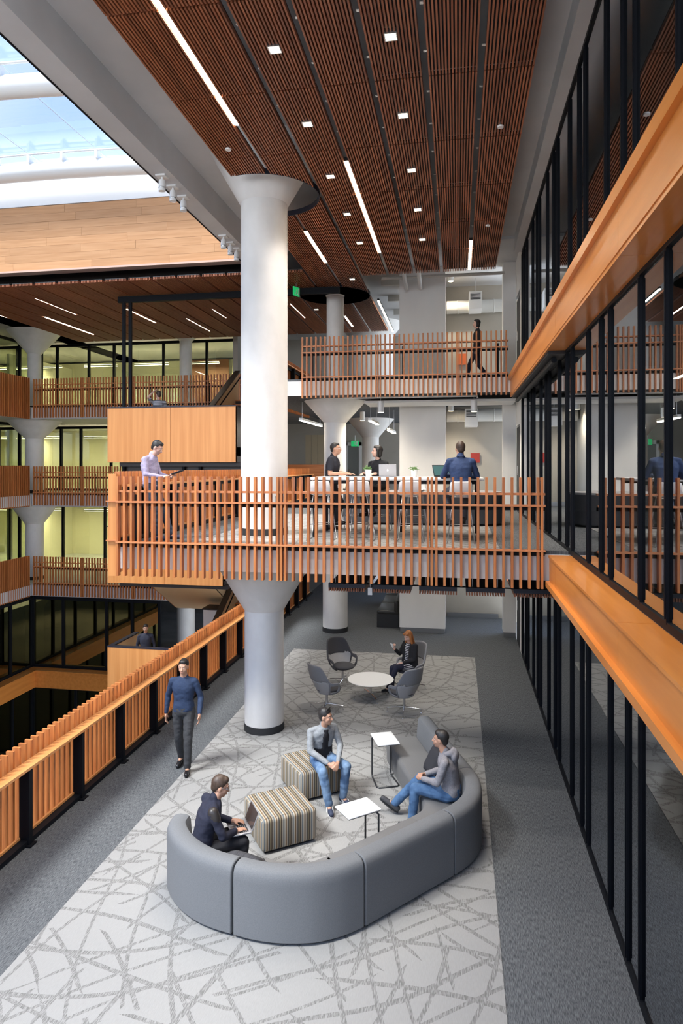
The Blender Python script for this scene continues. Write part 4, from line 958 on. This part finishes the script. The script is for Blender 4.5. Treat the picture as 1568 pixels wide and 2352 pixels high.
# charcoal high-backed lounge unit behind the table
t=thing('lounge_screen','charcoal round ended upholstered bench screen behind the stools','bench',(0,0,Z2)); CHX=fabric('screen_charcoal',(.062,.066,.078),100)
def roundrect(x0,x1,y0,y1,r,n=8):
    P=[]
    for cx,cy,a0 in ((x1-r,y1-r,0),(x0+r,y1-r,90),(x0+r,y0+r,180),(x1-r,y0+r,270)):
        for i in range(n+1): a=math.radians(a0+90*i/n); P.append((cx+r*math.cos(a),cy+r*math.sin(a)))
    return P
MB().prism(roundrect(-2.5,.95,14.0,15.3,.6),.05,.66).build('body',CHX,t,50); MB().prism(roundrect(-2.44,.89,14.06,15.24,.55),0,.05).build('plinth',BLACKM,t); MB().prism(roundrect(-2.47,.92,14.03,15.27,.58),.66,.70).build('top_pad',CH_L,t,50)
for x in (-1.4,-.3): B(x-.004,x+.004,13.992,14.0,.06,.65).build('seam',BLACKM,t)
# ------------------------------------------------------------ people
def remesh(mb,name,m,parent,vox,smooth=3,wr=0,seed=0,fac=.5):
    me=mb.mesh('tmp',None); o=bpy.data.objects.new('tmp',me); C.objects.link(o)
    r=o.modifiers.new('r','REMESH'); r.mode='VOXEL'; r.voxel_size=vox; r.use_smooth_shade=True
    s_=o.modifiers.new('s','SMOOTH'); s_.iterations=smooth; s_.factor=fac
    dg=bpy.context.evaluated_depsgraph_get(); dg.update(); ne=bpy.data.meshes.new_from_object(o.evaluated_get(dg)); 
    bpy.data.objects.remove(o); bpy.data.meshes.remove(me)
    ne.name=name; ne.materials.clear(); ne.materials.append(m)
    if wr:
        off=Vector((seed*3.7,seed*1.3,seed))
        nrm=[v.normal.copy() for v in ne.vertices]
        for v,n_ in zip(ne.vertices,nrm):
            q=v.co; k=noise.noise(Vector((q.x*11,q.y*11,q.z*17))+off)+.5*noise.noise(Vector((q.x*25,q.y*25,q.z*34))+off)
            v.co=q+n_*(wr*k)
    ne.polygons.foreach_set('use_smooth',[True]*len(ne.polygons)); ne.update()
    return link(name,ne,parent)
def V(*a): return Vector(a)
def stand():
    return dict(pel=V(0,0,.95),che=V(0,.0,1.30),nek=V(0,-.01,1.46),hd=V(0,.02,1.62),
      shR=V(.185,0,1.40),shL=V(-.185,0,1.40),elR=V(.25,-.03,1.12),elL=V(-.25,-.03,1.12),wrR=V(.26,.06,.88),wrL=V(-.26,.06,.88),
      hvR=V(.0,.15,-1),hvL=V(0,.15,-1),pnR=V(-1,0,0),pnL=V(1,0,0),cuR=.5,cuL=.5,
      hpR=V(.09,0,.92),hpL=V(-.09,0,.92),knR=V(.10,.03,.49),knL=V(-.10,.03,.49),anR=V(.10,-.02,.09),anL=V(-.10,-.02,.09),toR=V(.12,.15,.035),toL=V(-.12,.15,.035))
def sit(h=.45):
    J=stand(); z=h+.10
    J.update(pel=V(0,0,z),che=V(0,.02,z+.35),nek=V(0,.03,z+.51),hd=V(0,.07,z+.67),shR=V(.185,.02,z+.45),shL=V(-.185,.02,z+.45),
      elR=V(.23,.08,z+.19),elL=V(-.23,.08,z+.19),wrR=V(.12,.30,z+.12),wrL=V(-.12,.30,z+.12),hvR=V(-.5,1,-.1),hvL=V(.5,1,-.1),pnR=V(-.3,0,-1),pnL=V(.3,0,-1),
      hpR=V(.09,.02,z-.02),hpL=V(-.09,.02,z-.02),knR=V(.14,.44,h+.08),knL=V(-.14,.44,h+.08),anR=V(.14,.42,.09),anL=V(-.14,.42,.09),toR=V(.16,.58,.035),toL=V(-.16,.58,.035))
    return J
SKIN=noisy('skin',(.56,.32,.22),(.50,.27,.18),(9,9,9),.55); SKINP=noisy('skin_fair',(.66,.42,.33),(.60,.35,.27),(9,9,9),.55)
HAIRB=noisy('hair_black',(.014,.012,.012),(.03,.026,.024),(60,60,14),.5); HAIRR=noisy('hair_auburn',(.30,.10,.03),(.42,.17,.05),(70,70,8),.45); HAIRN=noisy('hair_brown',(.05,.03,.02),(.08,.05,.035),(60,60,14),.5)
EYEW=mat('eye_white',(.75,.72,.70),.3); EYEI=mat('eye_dark',(.02,.015,.012),.2); LIPM=mat('lip',(.45,.17,.14),.5)
def person(label,loc,rz,J,look,skin,shirt,pants,shoes,hair,style='short',vox=.008,slim=1.0,sleeve='long',group=None,skirt=False,extra=None,shoe_c=None,legs=True,scale=1.0,glasses=False):
    P=thing('person',label,'person',loc,rz); P.scale=(scale,)*3
    side=(J['shR']-J['shL']).normalized(); K=slim
    def up_at(a,b): return (b-a).normalized()
    sp=J['che']-J['pel']; fr=side.cross(-sp.normalized()).normalized(); fr=Vector((0,0,1)).cross(side).normalized()
    hs=(J['hpR']-J['hpL']).normalized()
    def torso(g,neck=True,sh=1.0,bottom=True):
        pel,che,nek=J['pel'],J['che'],J['nek']; f0=Vector((0,0,1)).cross(hs).normalized()
        R=[]
        def pos(t): return pel.lerp(che,t)
        sit_=abs(J['knR'].z-J['hpR'].z)<.25
        R+=[(pel-V(0,0,.085),.12*K+g,.09*K+g,hs,f0),(pel-V(0,0,.03),.158*K+g,.108*K+g,hs,f0),(pos(.15),.160*K+g,.112*K+g,hs,f0),(pos(.42),.142*K+g,.100*K+g,side,fr),(pos(.75),.158*K+g,.112*K+g,side,fr),(pos(1.0),.170*K+g,.115*K+g,side,fr)]
        R+=[(che.lerp(nek,.45),.165*K+g,.098*K+g,side,fr),(che.lerp(nek,.72),.125*K+g,.078*K+g,side,fr),(che.lerp(nek,.95),.066*K+g,.060*K+g,side,fr)]
        return R
    def arms(mb,g,which='full',ws=1.0):
        for s_ in 'RL':
            sh,el,wr=J['sh'+s_],J['el'+s_],J['wr'+s_]
            mb.cap(J['nek']-V(0,0,.035),sh-V(0,0,.012),.040*K+g,.046*K+g)
            mb.ball(sh-side*(.020 if s_=='R' else -.020)-V(0,0,.012),.049*K+g); 
            if which=='short': e_=sh.lerp(el,.62); mb.cap(sh,e_,.050*K+g,.047*K+g+.006)
            else:
                mb.cap(sh-V(0,0,.015),el,.046*K+g,.040*K+g); e_=wr if which=='full' else el.lerp(wr,.93)
                mb.cap(el,e_,.040*K+g,.027*K+g*ws)
    def legsf(mb,g,to=1.0,gl=None):
        for s_ in 'RL':
            hp,kn,an=J['hp'+s_],J['kn'+s_],J['an'+s_]; mb.cap(hp,kn,.082*K+g,.056*K+g); e_=kn.lerp(an,to); mb.cap(kn,e_,.055*K+g,.038*K+(g if gl is None else gl)); mb.cap(kn.lerp(an,.1),kn.lerp(an,.5),.056*K+g,.050*K+g)
    # ---- body (one continuous skin surface)
    b=MB(); b.loft(torso(-.012)); arms(b,0); legsf(b,0)
    for s_ in 'RL':
        an,to=J['an'+s_],J['to'+s_]; b.cap(an,an+(to-an)*.1-V(0,0,.03),.036,.036); b.cap(an+(to-an)*-.15-V(0,0,.035),to,.034,.028)
    b.cap(J['nek']-V(0,0,.02),J['hd']-V(0,0,.03),.058*K,.052*K)
    yaw,pitch=look; RM=(Matrix.Rotation(math.radians(yaw),3,'Z')@Matrix.Rotation(math.radians(pitch),3,'X')); hd=J['hd']
    def hp_(x,y,z): return hd+RM@V(x,y,z)
    b.ball(hp_(0,-.012,.020),(.073,.090,.096),RM,20,12); b.ball(hp_(0,.026,-.032),(.058,.066,.080),RM,18,10); b.ball(hp_(0,.062,-.088),(.026,.022,.020),RM)
    b.ball(hp_(.03,.05,-.03),(.030,.030,.03),RM); b.ball(hp_(-.03,.05,-.03),(.030,.030,.03),RM)
    b.cap(hp_(0,.082,.012),hp_(0,.106,-.026),.009,.013); b.cap(hp_(-.012,.092,-.03),hp_(.012,.092,-.03),.009,.009)
    b.cap(hp_(-.036,.070,.030),hp_(.036,.070,.030),.012,.012); b.cap(hp_(-.017,.085,-.060),hp_(.017,.085,-.060),.009,.009)
    for q in (-1,1): b.ball(hp_(q*.073,-.004,-.008),(.011,.020,.032),RM)
    for s_ in 'RL':
        wr=J['wr'+s_]; d=J['hv'+s_].normalized(); n_=J['pn'+s_]; n_=(n_-d*n_.dot(d)).normalized(); a=d.cross(n_); q=1 if s_=='R' else -1
        M=Matrix((a,n_,d)).transposed()
        c_=wr+d*.055; b.ball(c_,(.040,.016,.052),M); b.cap(wr,c_,.026,.024); cu=J['cu'+s_]
        # thumb side: towards the body's midline when palms face down
        th=a if (a.dot(-side*q)>0) else -a
        for k in range(4):
            off=(-.030+.020*k); ln=(.066,.076,.070,.054)[k]; f0=c_+d*.040-th*off*1.0; d1=(d*math.cos(cu*.6)+n_*math.sin(cu*.6)-th*(off*1.2)).normalized(); d2=(d*math.cos(cu*1.6)+n_*math.sin(cu*1.6)).normalized()
            m1=f0+d1*ln*.55; b.cap(f0,m1,.0092,.0085,8); b.cap(m1,m1+d2*ln*.5,.0085,.0070,8)
        t0=wr+d*.028+th*.030; t1=t0+(d*.7+th*.6+n_*.25).normalized()*.036; b.cap(t0-th*.01,t1,.013,.011,8); b.cap(t1,t1+(d*.95+n_*.3+th*.1).normalized()*.028,.0105,.008,8)
    body=remesh(b,'body',skin,P,vox,2)
    for q in (-1,1):
        e_=MB().ball(hp_(q*.030,.0745,.006),(.0115,.0100,.0062),RM,12,8).build('eye',EYEW,P,True); MB().ball(hp_(q*.030,.0815,.006),(.0055,.0045,.0050),RM,10,6).build('iris',EYEI,e_,True)
        MB().cap(hp_(q*.018,.083,.028),hp_(q*.044,.074,.028),.0038,.003,6).build('eyebrow',hair,P)
    MB().cap(hp_(-.018,.0935,-.060),hp_(.018,.0935,-.060),.0035,.0035,6).build('lips',LIPM,P)
    # ---- hair
    h=MB()
    h.ball(hp_(0,-.026,.034),(.0795,.094,.094),RM,20,12); h.ball(hp_(0,.022,.086),(.058,.050,.036),RM); h.ball(hp_(0,-.055,-.01),(.064,.055,.07),RM)
    if style=='spiky':
        for k in range(7): h.cap(hp_(-.045+.015*k,.02,.10),hp_(-.045+.015*k,.045,.135),.016,.006,8)
    if style=='bob':
        h.ball(hp_(0,-.045,-.02),(.084,.065,.105),RM)
        for q in (-1,1): h.cap(hp_(q*.070,-.01,.03),hp_(q*.070,.005,-.095),.026,.018)
    if style=='long':
        h.cap(hp_(0,-.075,0),hp_(0,-.09,-.26),.06,.035)
        for q in (-1,1):
            h.cap(hp_(q*.066,.0,.03),hp_(q*.078,.025,-.10),.026,.026); h.cap(hp_(q*.078,.025,-.10),hp_(q*.085,.045,-.30),.028,.020); h.cap(hp_(q*.085,.045,-.30),hp_(q*.070,.07,-.40),.020,.008); h.ball(hp_(q*.035,.055,.085),(.034,.03,.028),RM)
    remesh(h,'hair',hair,P,.009,2,.0025,3)
    cv=max(vox*1.35,.011)
    # ---- clothes
    sm=MB(); sm.loft([r for r in torso(.010)][1:]); arms(sm,.009,'short' if sleeve=='short' else 'cuff'); 
    if style!='none': sm.cap(J['nek']-V(0,0,.03),J['nek']+V(0,0,.02),.062*K,.060*K)
    remesh(sm,'shirt',shirt,P,cv,3,.006,len(label))
    if legs:
        pm=MB(); legsf(pm,.014,.97,.020); pel=J['pel']; f0=Vector((0,0,1)).cross(hs).normalized(); pm.loft([(pel-V(0,0,.09),.125*K,.10*K,hs,f0),(pel-V(0,0,.04),.168*K,.120*K,hs,f0),(pel+V(0,0,.03),.168*K,.120*K,hs,f0),(pel+V(0,0,.075),.160*K,.114*K,hs,f0)])
        remesh(pm,'trousers' if not skirt else 'leggings',pants,P,cv,3,.007,len(label)+3)
        if skirt:
            km=MB(); km.loft([(pel-V(0,0,.095),.14*K,.115*K,hs,f0),(pel+V(0,0,.03),.178*K,.130*K,hs,f0),(pel+V(0,0,.10),.165*K,.12*K,hs,f0)])
            for s_ in 'RL': km.cap(J['hp'+s_],J['hp'+s_].lerp(J['kn'+s_],.62),.104*K,.085*K)
            remesh(km,'skirt',shirt,P,cv,3)
        for s_ in 'RL':
            an,to=J['an'+s_],J['to'+s_]; m=MB(); d=to-an; dh=V(d.x,d.y,0); dh=dh.normalized() if dh.length>.02 else V(0,1,0); dn=(to-an).normalized()
            f=(to-an+V(0,0,.055)).normalized(); hl=an-V(0,0,.045)-f*.045
            m.cap(hl,to,.040,.036); m.cap(hl+V(0,0,.01),an+V(0,0,.01),.042,.044); m.cap(hl.lerp(to,.6),to,.040,.032); 
            o=remesh(m,'shoe',shoes,P,cv,2)
            side2=f.cross(V(0,0,1)).normalized(); upv=side2.cross(f).normalized()
            s2=MB(); pts=[]; 
            for k in range(16):
                a_=2*PI*k/16; q=.5+.5*math.cos(a_); pts.append(hl.lerp(to,.5)+f*((to-hl).length*.5+.036)*math.cos(a_)+side2*.041*math.sin(a_)-upv*.030)
            s2.v=[tuple(p) for p in pts]+[tuple(p-upv*.014) for p in pts]; s2.f=[tuple(range(16)),tuple(range(31,15,-1))]+[(i,(i+1)%16,16+(i+1)%16,16+i) for i in range(16)]
            s2.build('sole',shoe_c or BLACKM,o)
            if shoe_c:
                s3=MB()
                for k in range(3):
                    q=hl.lerp(to,.35+.13*k)
                    for w_ in (-1,1): s3.cap(q+side2*w_*.040+upv*.028,q+side2*w_*.043-upv*.018+f*.02,.005,.005,6)
                s3.build('shoe_stripe',WPLAS,o)
    if glasses:
        for q in (-1,1):
            MB().tube([hp_(q*.032+.022*math.cos(a),.096,.006+.016*math.sin(a)) for a in [2*PI*k/14 for k in range(14)]],.0022,6,True).build('glasses_rim',STEEL,P); MB().tube([hp_(q*.054,.094,.010),hp_(q*.072,.02,.010),hp_(q*.074,-.01,.004)],.002,6).build('glasses_arm',STEEL,P)
    return P
def cloth(name,c,d=.8,sc=60): return noisy(name,c,tuple(k*d for k in c),(sc,sc,sc),.85,.15,bdist=.002)
NAVY=cloth('navy_jersey',(.016,.018,.038)); NAVYSH=cloth('navy_cotton_shirt',(.035,.065,.16)); WALKSH=cloth('blue_shirt',(.020,.040,.095)); DTRO=cloth('dark_trousers',(.045,.047,.052)); BLK=cloth('black_cloth',(.012,.012,.016))
JEAN=noisy('blue_denim',(.045,.105,.22),(.09,.18,.33),(9,9,5),.85,.1); JEAN2=noisy('worn_denim',(.05,.11,.23),(.19,.29,.43),(7,7,4),.85,.1)
LGREY=cloth('light_grey_knit',(.30,.32,.34)); HOOD=cloth('grey_hoodie',(.29,.28,.30)); LILAC=cloth('lilac_cotton',(.42,.38,.55)); DEN3=cloth('dark_denim',(.04,.06,.10)); LEA=mat('black_shoe',(.012,.012,.014),.3); SNK=mat('navy_suede',(.03,.04,.08),.7); SOLEW=mat('white_sole',(.75,.75,.73),.6)
def stripe(name,a,b_,sc):
    m=mat(name,a,.85); b=m.node_tree.nodes['Principled BSDF']; l=m.node_tree.links.new
    t=N(m,'ShaderNodeTexCoord'); w_=N(m,'ShaderNodeTexWave'); w_.bands_direction='Z'; w_.inputs['Scale'].default_value=sc; r=N(m,'ShaderNodeValToRGB'); r.color_ramp.interpolation='CONSTANT'
    e=r.color_ramp.elements; e[0].color=(*a,1); e[1].position=.62; e[1].color=(*b_,1); l(t.outputs['Object'],w_.inputs['Vector']); l(w_.outputs['Fac'],r.inputs[0]); l(r.outputs[0],b.inputs['Base Color']); return m
STRP=stripe('striped_jersey',(.02,.02,.03),(.62,.62,.66),9)
def fdir(dx,dy): return math.atan2(-dx,dy)
# man walking, blue shirt
J=stand(); J.update(knL=V(-.10,.12,.50),anL=V(-.10,.14,.09),toL=V(-.13,.31,.04),knR=V(.09,-.02,.49),anR=V(.09,-.16,.13),toR=V(.10,-.0,.035),elR=V(.27,-.06,1.13),wrR=V(.29,-.02,.87),elL=V(-.27,-.02,1.13),wrL=V(-.29,.14,.92))
person('man in a dark blue shirt and grey trousers walking beside the fir railing',(-4.28,9.98,0),fdir(.12,-1),J,(0,-6),SKIN,WALKSH,DTRO,LEA,HAIRB)
# man with laptop on the sofa
J=sit(.44); J.update(che=V(0,.10,.90),nek=V(0,.16,1.04),hd=V(0,.23,1.17),shR=V(.19,.10,.99),shL=V(-.19,.10,.99),elR=V(.25,.20,.72),elL=V(-.25,.20,.72),wrR=V(.10,.38,.68),wrL=V(-.10,.38,.70),hvR=V(-.3,1,-.1),hvL=V(.3,1,-.1),pnR=V(0,0,-1),pnL=V(0,0,-1),cuR=.5,cuL=.5,knR=V(.12,.46,.55),knL=V(-.12,.46,.55))
a_=fdir(.85,.55)
p=person('man in a navy pullover typing on a laptop at the left end of the sofa',(-2.84,7.08,0),a_,J,(-14,-20),SKIN,NAVY,BLK,LEA,HAIRN,glasses=True)
patch=MB(); 
for s_ in (1,-1): patch.box(s_*.205-.055,s_*.205+.055,.03,.07,.80,1.0)
o=MB().tube([(-.02,.0,0),(-.005,.02,.0)],.01)
lx=Matrix.Rotation(a_,3,'Z')@V(0,.44,0)
laptop((-2.84+lx.x,7.08+lx.y,.645),a_,'open silver laptop with a dark screen on the lap of the man on the sofa',ALU,SCR,112)
# shoulder patch as band
def armband(P,J,s_,m,a,b,K=1.0):
    sh,el=J['sh'+s_],J['el'+s_]; MB().cap(sh.lerp(el,a),sh.lerp(el,b),.058,.055,16).build('shoulder_patch',m,P,True)
armband(p,J,'R',mat('brown_leather',(.035,.030,.028),.4),.02,.30)
# young man on the rear ottoman
J=sit(.44); J.update(che=V(0,.06,.88),nek=V(0,.11,1.03),hd=V(0,.17,1.18),shR=V(.19,.06,.97),shL=V(-.19,.06,.97),elR=V(.24,.16,.72),elL=V(-.24,.16,.72),wrR=V(.07,.40,.60),wrL=V(-.07,.42,.60),hvR=V(-.6,.8,-.3),hvL=V(.6,.8,-.3),pnR=V(-.6,-.3,-.6),pnL=V(.6,-.3,-.6),cuR=1.0,cuL=1.0,knR=V(.18,.44,.52),knL=V(-.20,.43,.52),anR=V(.12,.52,.09),anL=V(-.16,.40,.09),toR=V(.16,.68,.035),toL=V(-.18,.56,.035))
p=person('young man in a two tone grey cardigan and jeans sitting on the rear ottoman',(-1.98,9.58,0),fdir(.60,-.80),J,(38,-4),SKIN,LGREY,JEAN2,SNK,HAIRB,'spiky',shoe_c=SOLEW)
m=MB(); f=lambda x,y,z:V(x,y,z)
m.loft([(V(0,.005,.47),.176,.128,V(1,0,0),V(0,1,0)),(V(0,.01,.60),.170,.122,V(1,0,0),V(0,1,0)),(V(0,.03,.72),.160,.120,V(1,0,0),V(0,1,0))]); m.loft([(V(0,.03,.70),.08,.128,V(1,0,0),V(0,1,0)),(V(0,.06,.88),.085,.142,V(1,0,0),V(0,1,0)),(V(0,.085,.99),.07,.112,V(1,0,0),V(0,1,0))])
remesh(m,'dark_front',BLK,p,.011,3,.004,2)
# man in hoodie
J=sit(.44); J.update(che=V(0,.05,.88),nek=V(0,.09,1.03),hd=V(0,.15,1.19),shR=V(.19,.05,.97),shL=V(-.19,.05,.97),elR=V(.24,.13,.72),elL=V(-.24,.13,.72),wrR=V(.07,.37,.66),wrL=V(-.07,.38,.66),hvR=V(-.6,.8,.0),hvL=V(.6,.8,.0),pnR=V(-.6,-.3,-.6),pnL=V(.6,-.3,-.6),cuR=1.0,cuL=1.0,knR=V(.15,.46,.56),knL=V(-.12,.46,.54),anR=V(.12,.82,.16),anL=V(-.14,.50,.09),toR=V(.12,.99,.20),toL=V(-.15,.66,.035))
p=person('man in a grey hooded sweatshirt and blue jeans sitting on the curved sofa section',(-.08,8.86,0),fdir(-1,.22),J,(4,-3),SKIN,HOOD,JEAN,mat('grey_shoe',(.05,.05,.055),.7),HAIRB,shoe_c=None)
m=MB(); m.tube([V(.085,.075,1.03),V(.06,.0,1.05),V(0,-.035,1.06),V(-.06,.0,1.05),V(-.085,.075,1.03)],[.030,.042,.050,.042,.030],12); m.ball(V(0,-.045,1.0),(.10,.05,.085)); remesh(m,'hood',HOOD,p,.011,3,.004,5)
MB().tube([V(.05,.14,.99),V(.045,.17,.86)],.004,6).build('drawstring',WPLAS,p)
# red haired woman with a phone
J=sit(.42); J.update(che=V(0,-.03,.84),nek=V(0,-.01,.98),hd=V(0,.035,1.13),shR=V(.165,-.03,.94),shL=V(-.165,-.03,.94),elR=V(.22,.08,.72),elL=V(-.20,.04,.68),wrR=V(.16,.28,.86),wrL=V(-.05,.24,.60),hvR=V(-.2,.5,.8),hvL=V(.5,.8,-.2),pnR=V(-.5,-.6,.3),pnL=V(0,0,-1),cuR=1.1,cuL=.5,knR=V(.07,.42,.50),knL=V(-.08,.43,.55),anR=V(.06,.44,.10),anL=V(-.02,.60,.14),toR=V(.06,.58,.035),toL=V(-.02,.75,.10))
a_=face(-1.02,14.42,*TC)
p=person('woman with long red hair in a black cardigan and striped dress holding a phone',(-1.03,14.40,0),a_,J,(8,-24),SKINP,STRP,cloth('navy_leggings',(.010,.012,.035)),BLK,HAIRR,'long',vox=.009,slim=.86,skirt=True)
m=MB()
for s_ in 'RL':
    m.ball(J['sh'+s_],.062); m.cap(J['sh'+s_],J['el'+s_],.058,.052); m.cap(J['el'+s_],J['el'+s_].lerp(J['wr'+s_],.9),.050,.038)
    q=1 if s_=='R' else -1
    m.loft([(V(q*.105,-.01,.50),.075,.13,V(1,0,0),V(0,1,0)),(V(q*.095,-.02,.70),.068,.118,V(1,0,0),V(0,1,0)),(V(q*.095,-.03,.88),.062,.112,V(1,0,0),V(0,1,0)),(V(q*.08,-.03,.97),.05,.07,V(1,0,0),V(0,1,0))])
m.loft([(V(0,-.055,.50),.15,.085,V(1,0,0),V(0,1,0)),(V(0,-.06,.70),.14,.085,V(1,0,0),V(0,1,0)),(V(0,-.065,.95),.14,.07,V(1,0,0),V(0,1,0))])
remesh(m,'cardigan',BLK,p,.012,3,.005,4)
R3=Matrix.Rotation(a_,3,'Z'); q=R3@(J['wrR']+V(-.02,.075,.085)); t=thing('phone','white phone in the hand of the red haired woman','phone',(-1.03+q.x,14.40+q.y,q.z),a_)
o=MB().rbox((0,0,0),(.066,.009,.132),.004).build('case',WPLAS,t,True); o.rotation_euler=(math.radians(-35),0,.2); B(-.029,.029,-.0056,-.0046,-.055,.055).build('screen',SCR,o)
# man with tablet on the bridge
J=stand(); J.update(pel=V(0,-.02,.93),che=V(0,-.06,1.27),nek=V(0,.0,1.43),hd=V(0,.09,1.56),shR=V(.185,-.05,1.37),shL=V(-.185,-.05,1.37),elR=V(.23,.0,1.10),elL=V(-.23,.02,1.10),wrR=V(.12,.25,1.06),wrL=V(-.12,.26,1.05),hvR=V(-.35,1,.15),hvL=V(.35,1,.15),pnR=V(-.3,0,1),pnL=V(.3,0,1),cuR=.7,cuL=.7,hpR=V(.09,-.02,.90),hpL=V(-.09,-.02,.90),knR=V(.10,.10,.49),knL=V(-.10,.16,.49),anR=V(.10,.12,.09),anL=V(-.10,.28,.09),toR=V(.12,.30,.035),toL=V(-.12,.46,.035))
person('man in a lilac shirt leaning at the left end of the bridge reading a tablet',(-5.12,10.62,Z2),fdir(1,.0),J,(0,-32),SKINP,LILAC,DEN3,SNK,HAIRB)
t=thing('tablet','dark tablet held by the man in the lilac shirt','tablet',(-4.70,10.62,Z2+1.13),fdir(1,0)); o=MB().rbox((0,0,0),(.19,.25,.009),.004).build('case',BLUEB,t,True); o.rotation_euler=(math.radians(20),0,0); B(-.085,.085,-.11,.11,.0046,.0056).build('screen',mat('tablet_screen',(.12,.16,.22),.2),o)
# polo man
J=stand(); J.update(che=V(0,.03,1.27),nek=V(0,.04,1.43),hd=V(0,.09,1.58),shR=V(.20,.03,1.37),shL=V(-.20,.03,1.37),elR=V(.24,.03,1.10),elL=V(-.24,.03,1.12),wrR=V(.16,.27,1.10),wrL=V(-.16,.28,1.10),hvR=V(-.1,1,-.06),hvL=V(.1,1,-.06),pnR=V(0,0,-1),pnL=V(0,0,-1),cuR=.2,cuL=.2,knR=V(.10,.20,.56),anR=V(.10,.12,.20),toR=V(.12,.28,.16))
p=person('man in a black polo shirt and glasses standing at the high table',(-2.42,12.72,Z2),fdir(1,-.05),J,(-6,0),SKIN,cloth('polo_navy',(.018,.020,.032)),BLK,LEA,HAIRB,sleeve='short',slim=1.10,glasses=True)
# seated woman
J=sit(.76); J.update(knR=V(.10,.44,.80),knL=V(-.10,.42,.80),anR=V(.08,.36,.38),anL=V(-.08,.34,.38),toR=V(.09,.50,.32),toL=V(-.09,.48,.32),wrR=V(.14,.32,1.10),wrL=V(-.14,.32,1.10),elR=V(.22,.06,1.05),elL=V(-.22,.06,1.05),hvR=V(-.2,1,0),hvL=V(.2,1,0))
p=person('woman with a dark bob in a black top sitting behind the silver laptop',(-1.52,12.98,Z2),fdir(-.45,-.9),J,(-48,0),SKINP,BLK,BLK,BLK,HAIRB,'bob',vox=.009,slim=.88)
# man from behind
J=sit(.78); J.update(che=V(0,.05,1.23),nek=V(0,.09,1.39),hd=V(0,.14,1.53),shR=V(.185,.05,1.33),shL=V(-.185,.05,1.33),elR=V(.27,.13,1.08),elL=V(-.28,.15,1.08),wrR=V(.12,.40,1.09),wrL=V(-.14,.42,1.09),hvR=V(-.2,1,0),hvL=V(.2,1,0),knR=V(.10,.42,.80),knL=V(-.22,.40,.78),anR=V(.06,.22,.38),anL=V(-.14,.20,.38),toR=V(.07,.36,.30),toL=V(-.15,.34,.30))
p=person('man in a navy shirt seen from behind on a bar stool at the high table',(.05,11.0,Z2),fdir(-.08,1),J,(10,-8),SKIN,NAVYSH,cloth('grey_trousers',(.10,.10,.12)),LEA,HAIRN,slim=1.08)
MB().tube([V(.06,.04,1.40),V(.03,-.0,1.41),V(-.03,-.0,1.41),V(-.06,.04,1.40)],.013,8).build('collar',NAVYSH,p,True)
# upper level walker
J=stand(); J.update(knL=V(-.09,.20,.52),anL=V(-.09,.30,.12),toL=V(-.09,.46,.08),knR=V(.09,-.03,.50),anR=V(.09,-.30,.16),toR=V(.09,-.16,.05))
person('person in dark clothes walking along the upper level corridor',(.52,18.5,Z3),fdir(-1,-.1),J,(0,0),SKINP,BLK,cloth('dark_jeans',(.02,.028,.06)),BLK,HAIRB,'bob',vox=.012,slim=.92,scale=.97)
J=stand(); person('man in a dark navy pullover on the lowest stair landing',(-9.38,19.0,-1.77),fdir(.35,-1),J,(0,-8),SKIN,cloth('slate_pullover',(.035,.04,.065)),BLK,LEA,HAIRB,vox=.012)
J=stand(); J.update(elR=V(.30,.10,1.52),wrR=V(.14,.06,1.70),hvR=V(-.6,-.3,.5),pnR=V(-1,0,0)); person('person on the upper stair landing touching their hair with a raised arm',(-8.78,18.6,5.33),fdir(.5,-1),J,(-150,0),SKINP,STRP,BLK,BLK,HAIRN,vox=.012,sleeve='short',slim=.9,scale=.98)
# ------------------------------------------------------------ put every empty at its thing's base
bpy.context.view_layer.update()
for o in list(C.objects):
    if o.type=='EMPTY' and o.parent is None and o.location.length<1e-6 or (o.type=='EMPTY' and o.parent is None and o.get('label') in ('long white high table with black legs on the bridge','black leather bench beside the white pier')) :
        pts=[ch.matrix_local@Vector(b) for ch in o.children if ch.type=='MESH' for b in ch.bound_box]
        if not pts: continue
        c_=Vector(((min(p.x for p in pts)+max(p.x for p in pts))/2,(min(p.y for p in pts)+max(p.y for p in pts))/2,min(p.z for p in pts)))
        o.location=o.location+c_
        for ch in o.children: ch.location=ch.location-c_
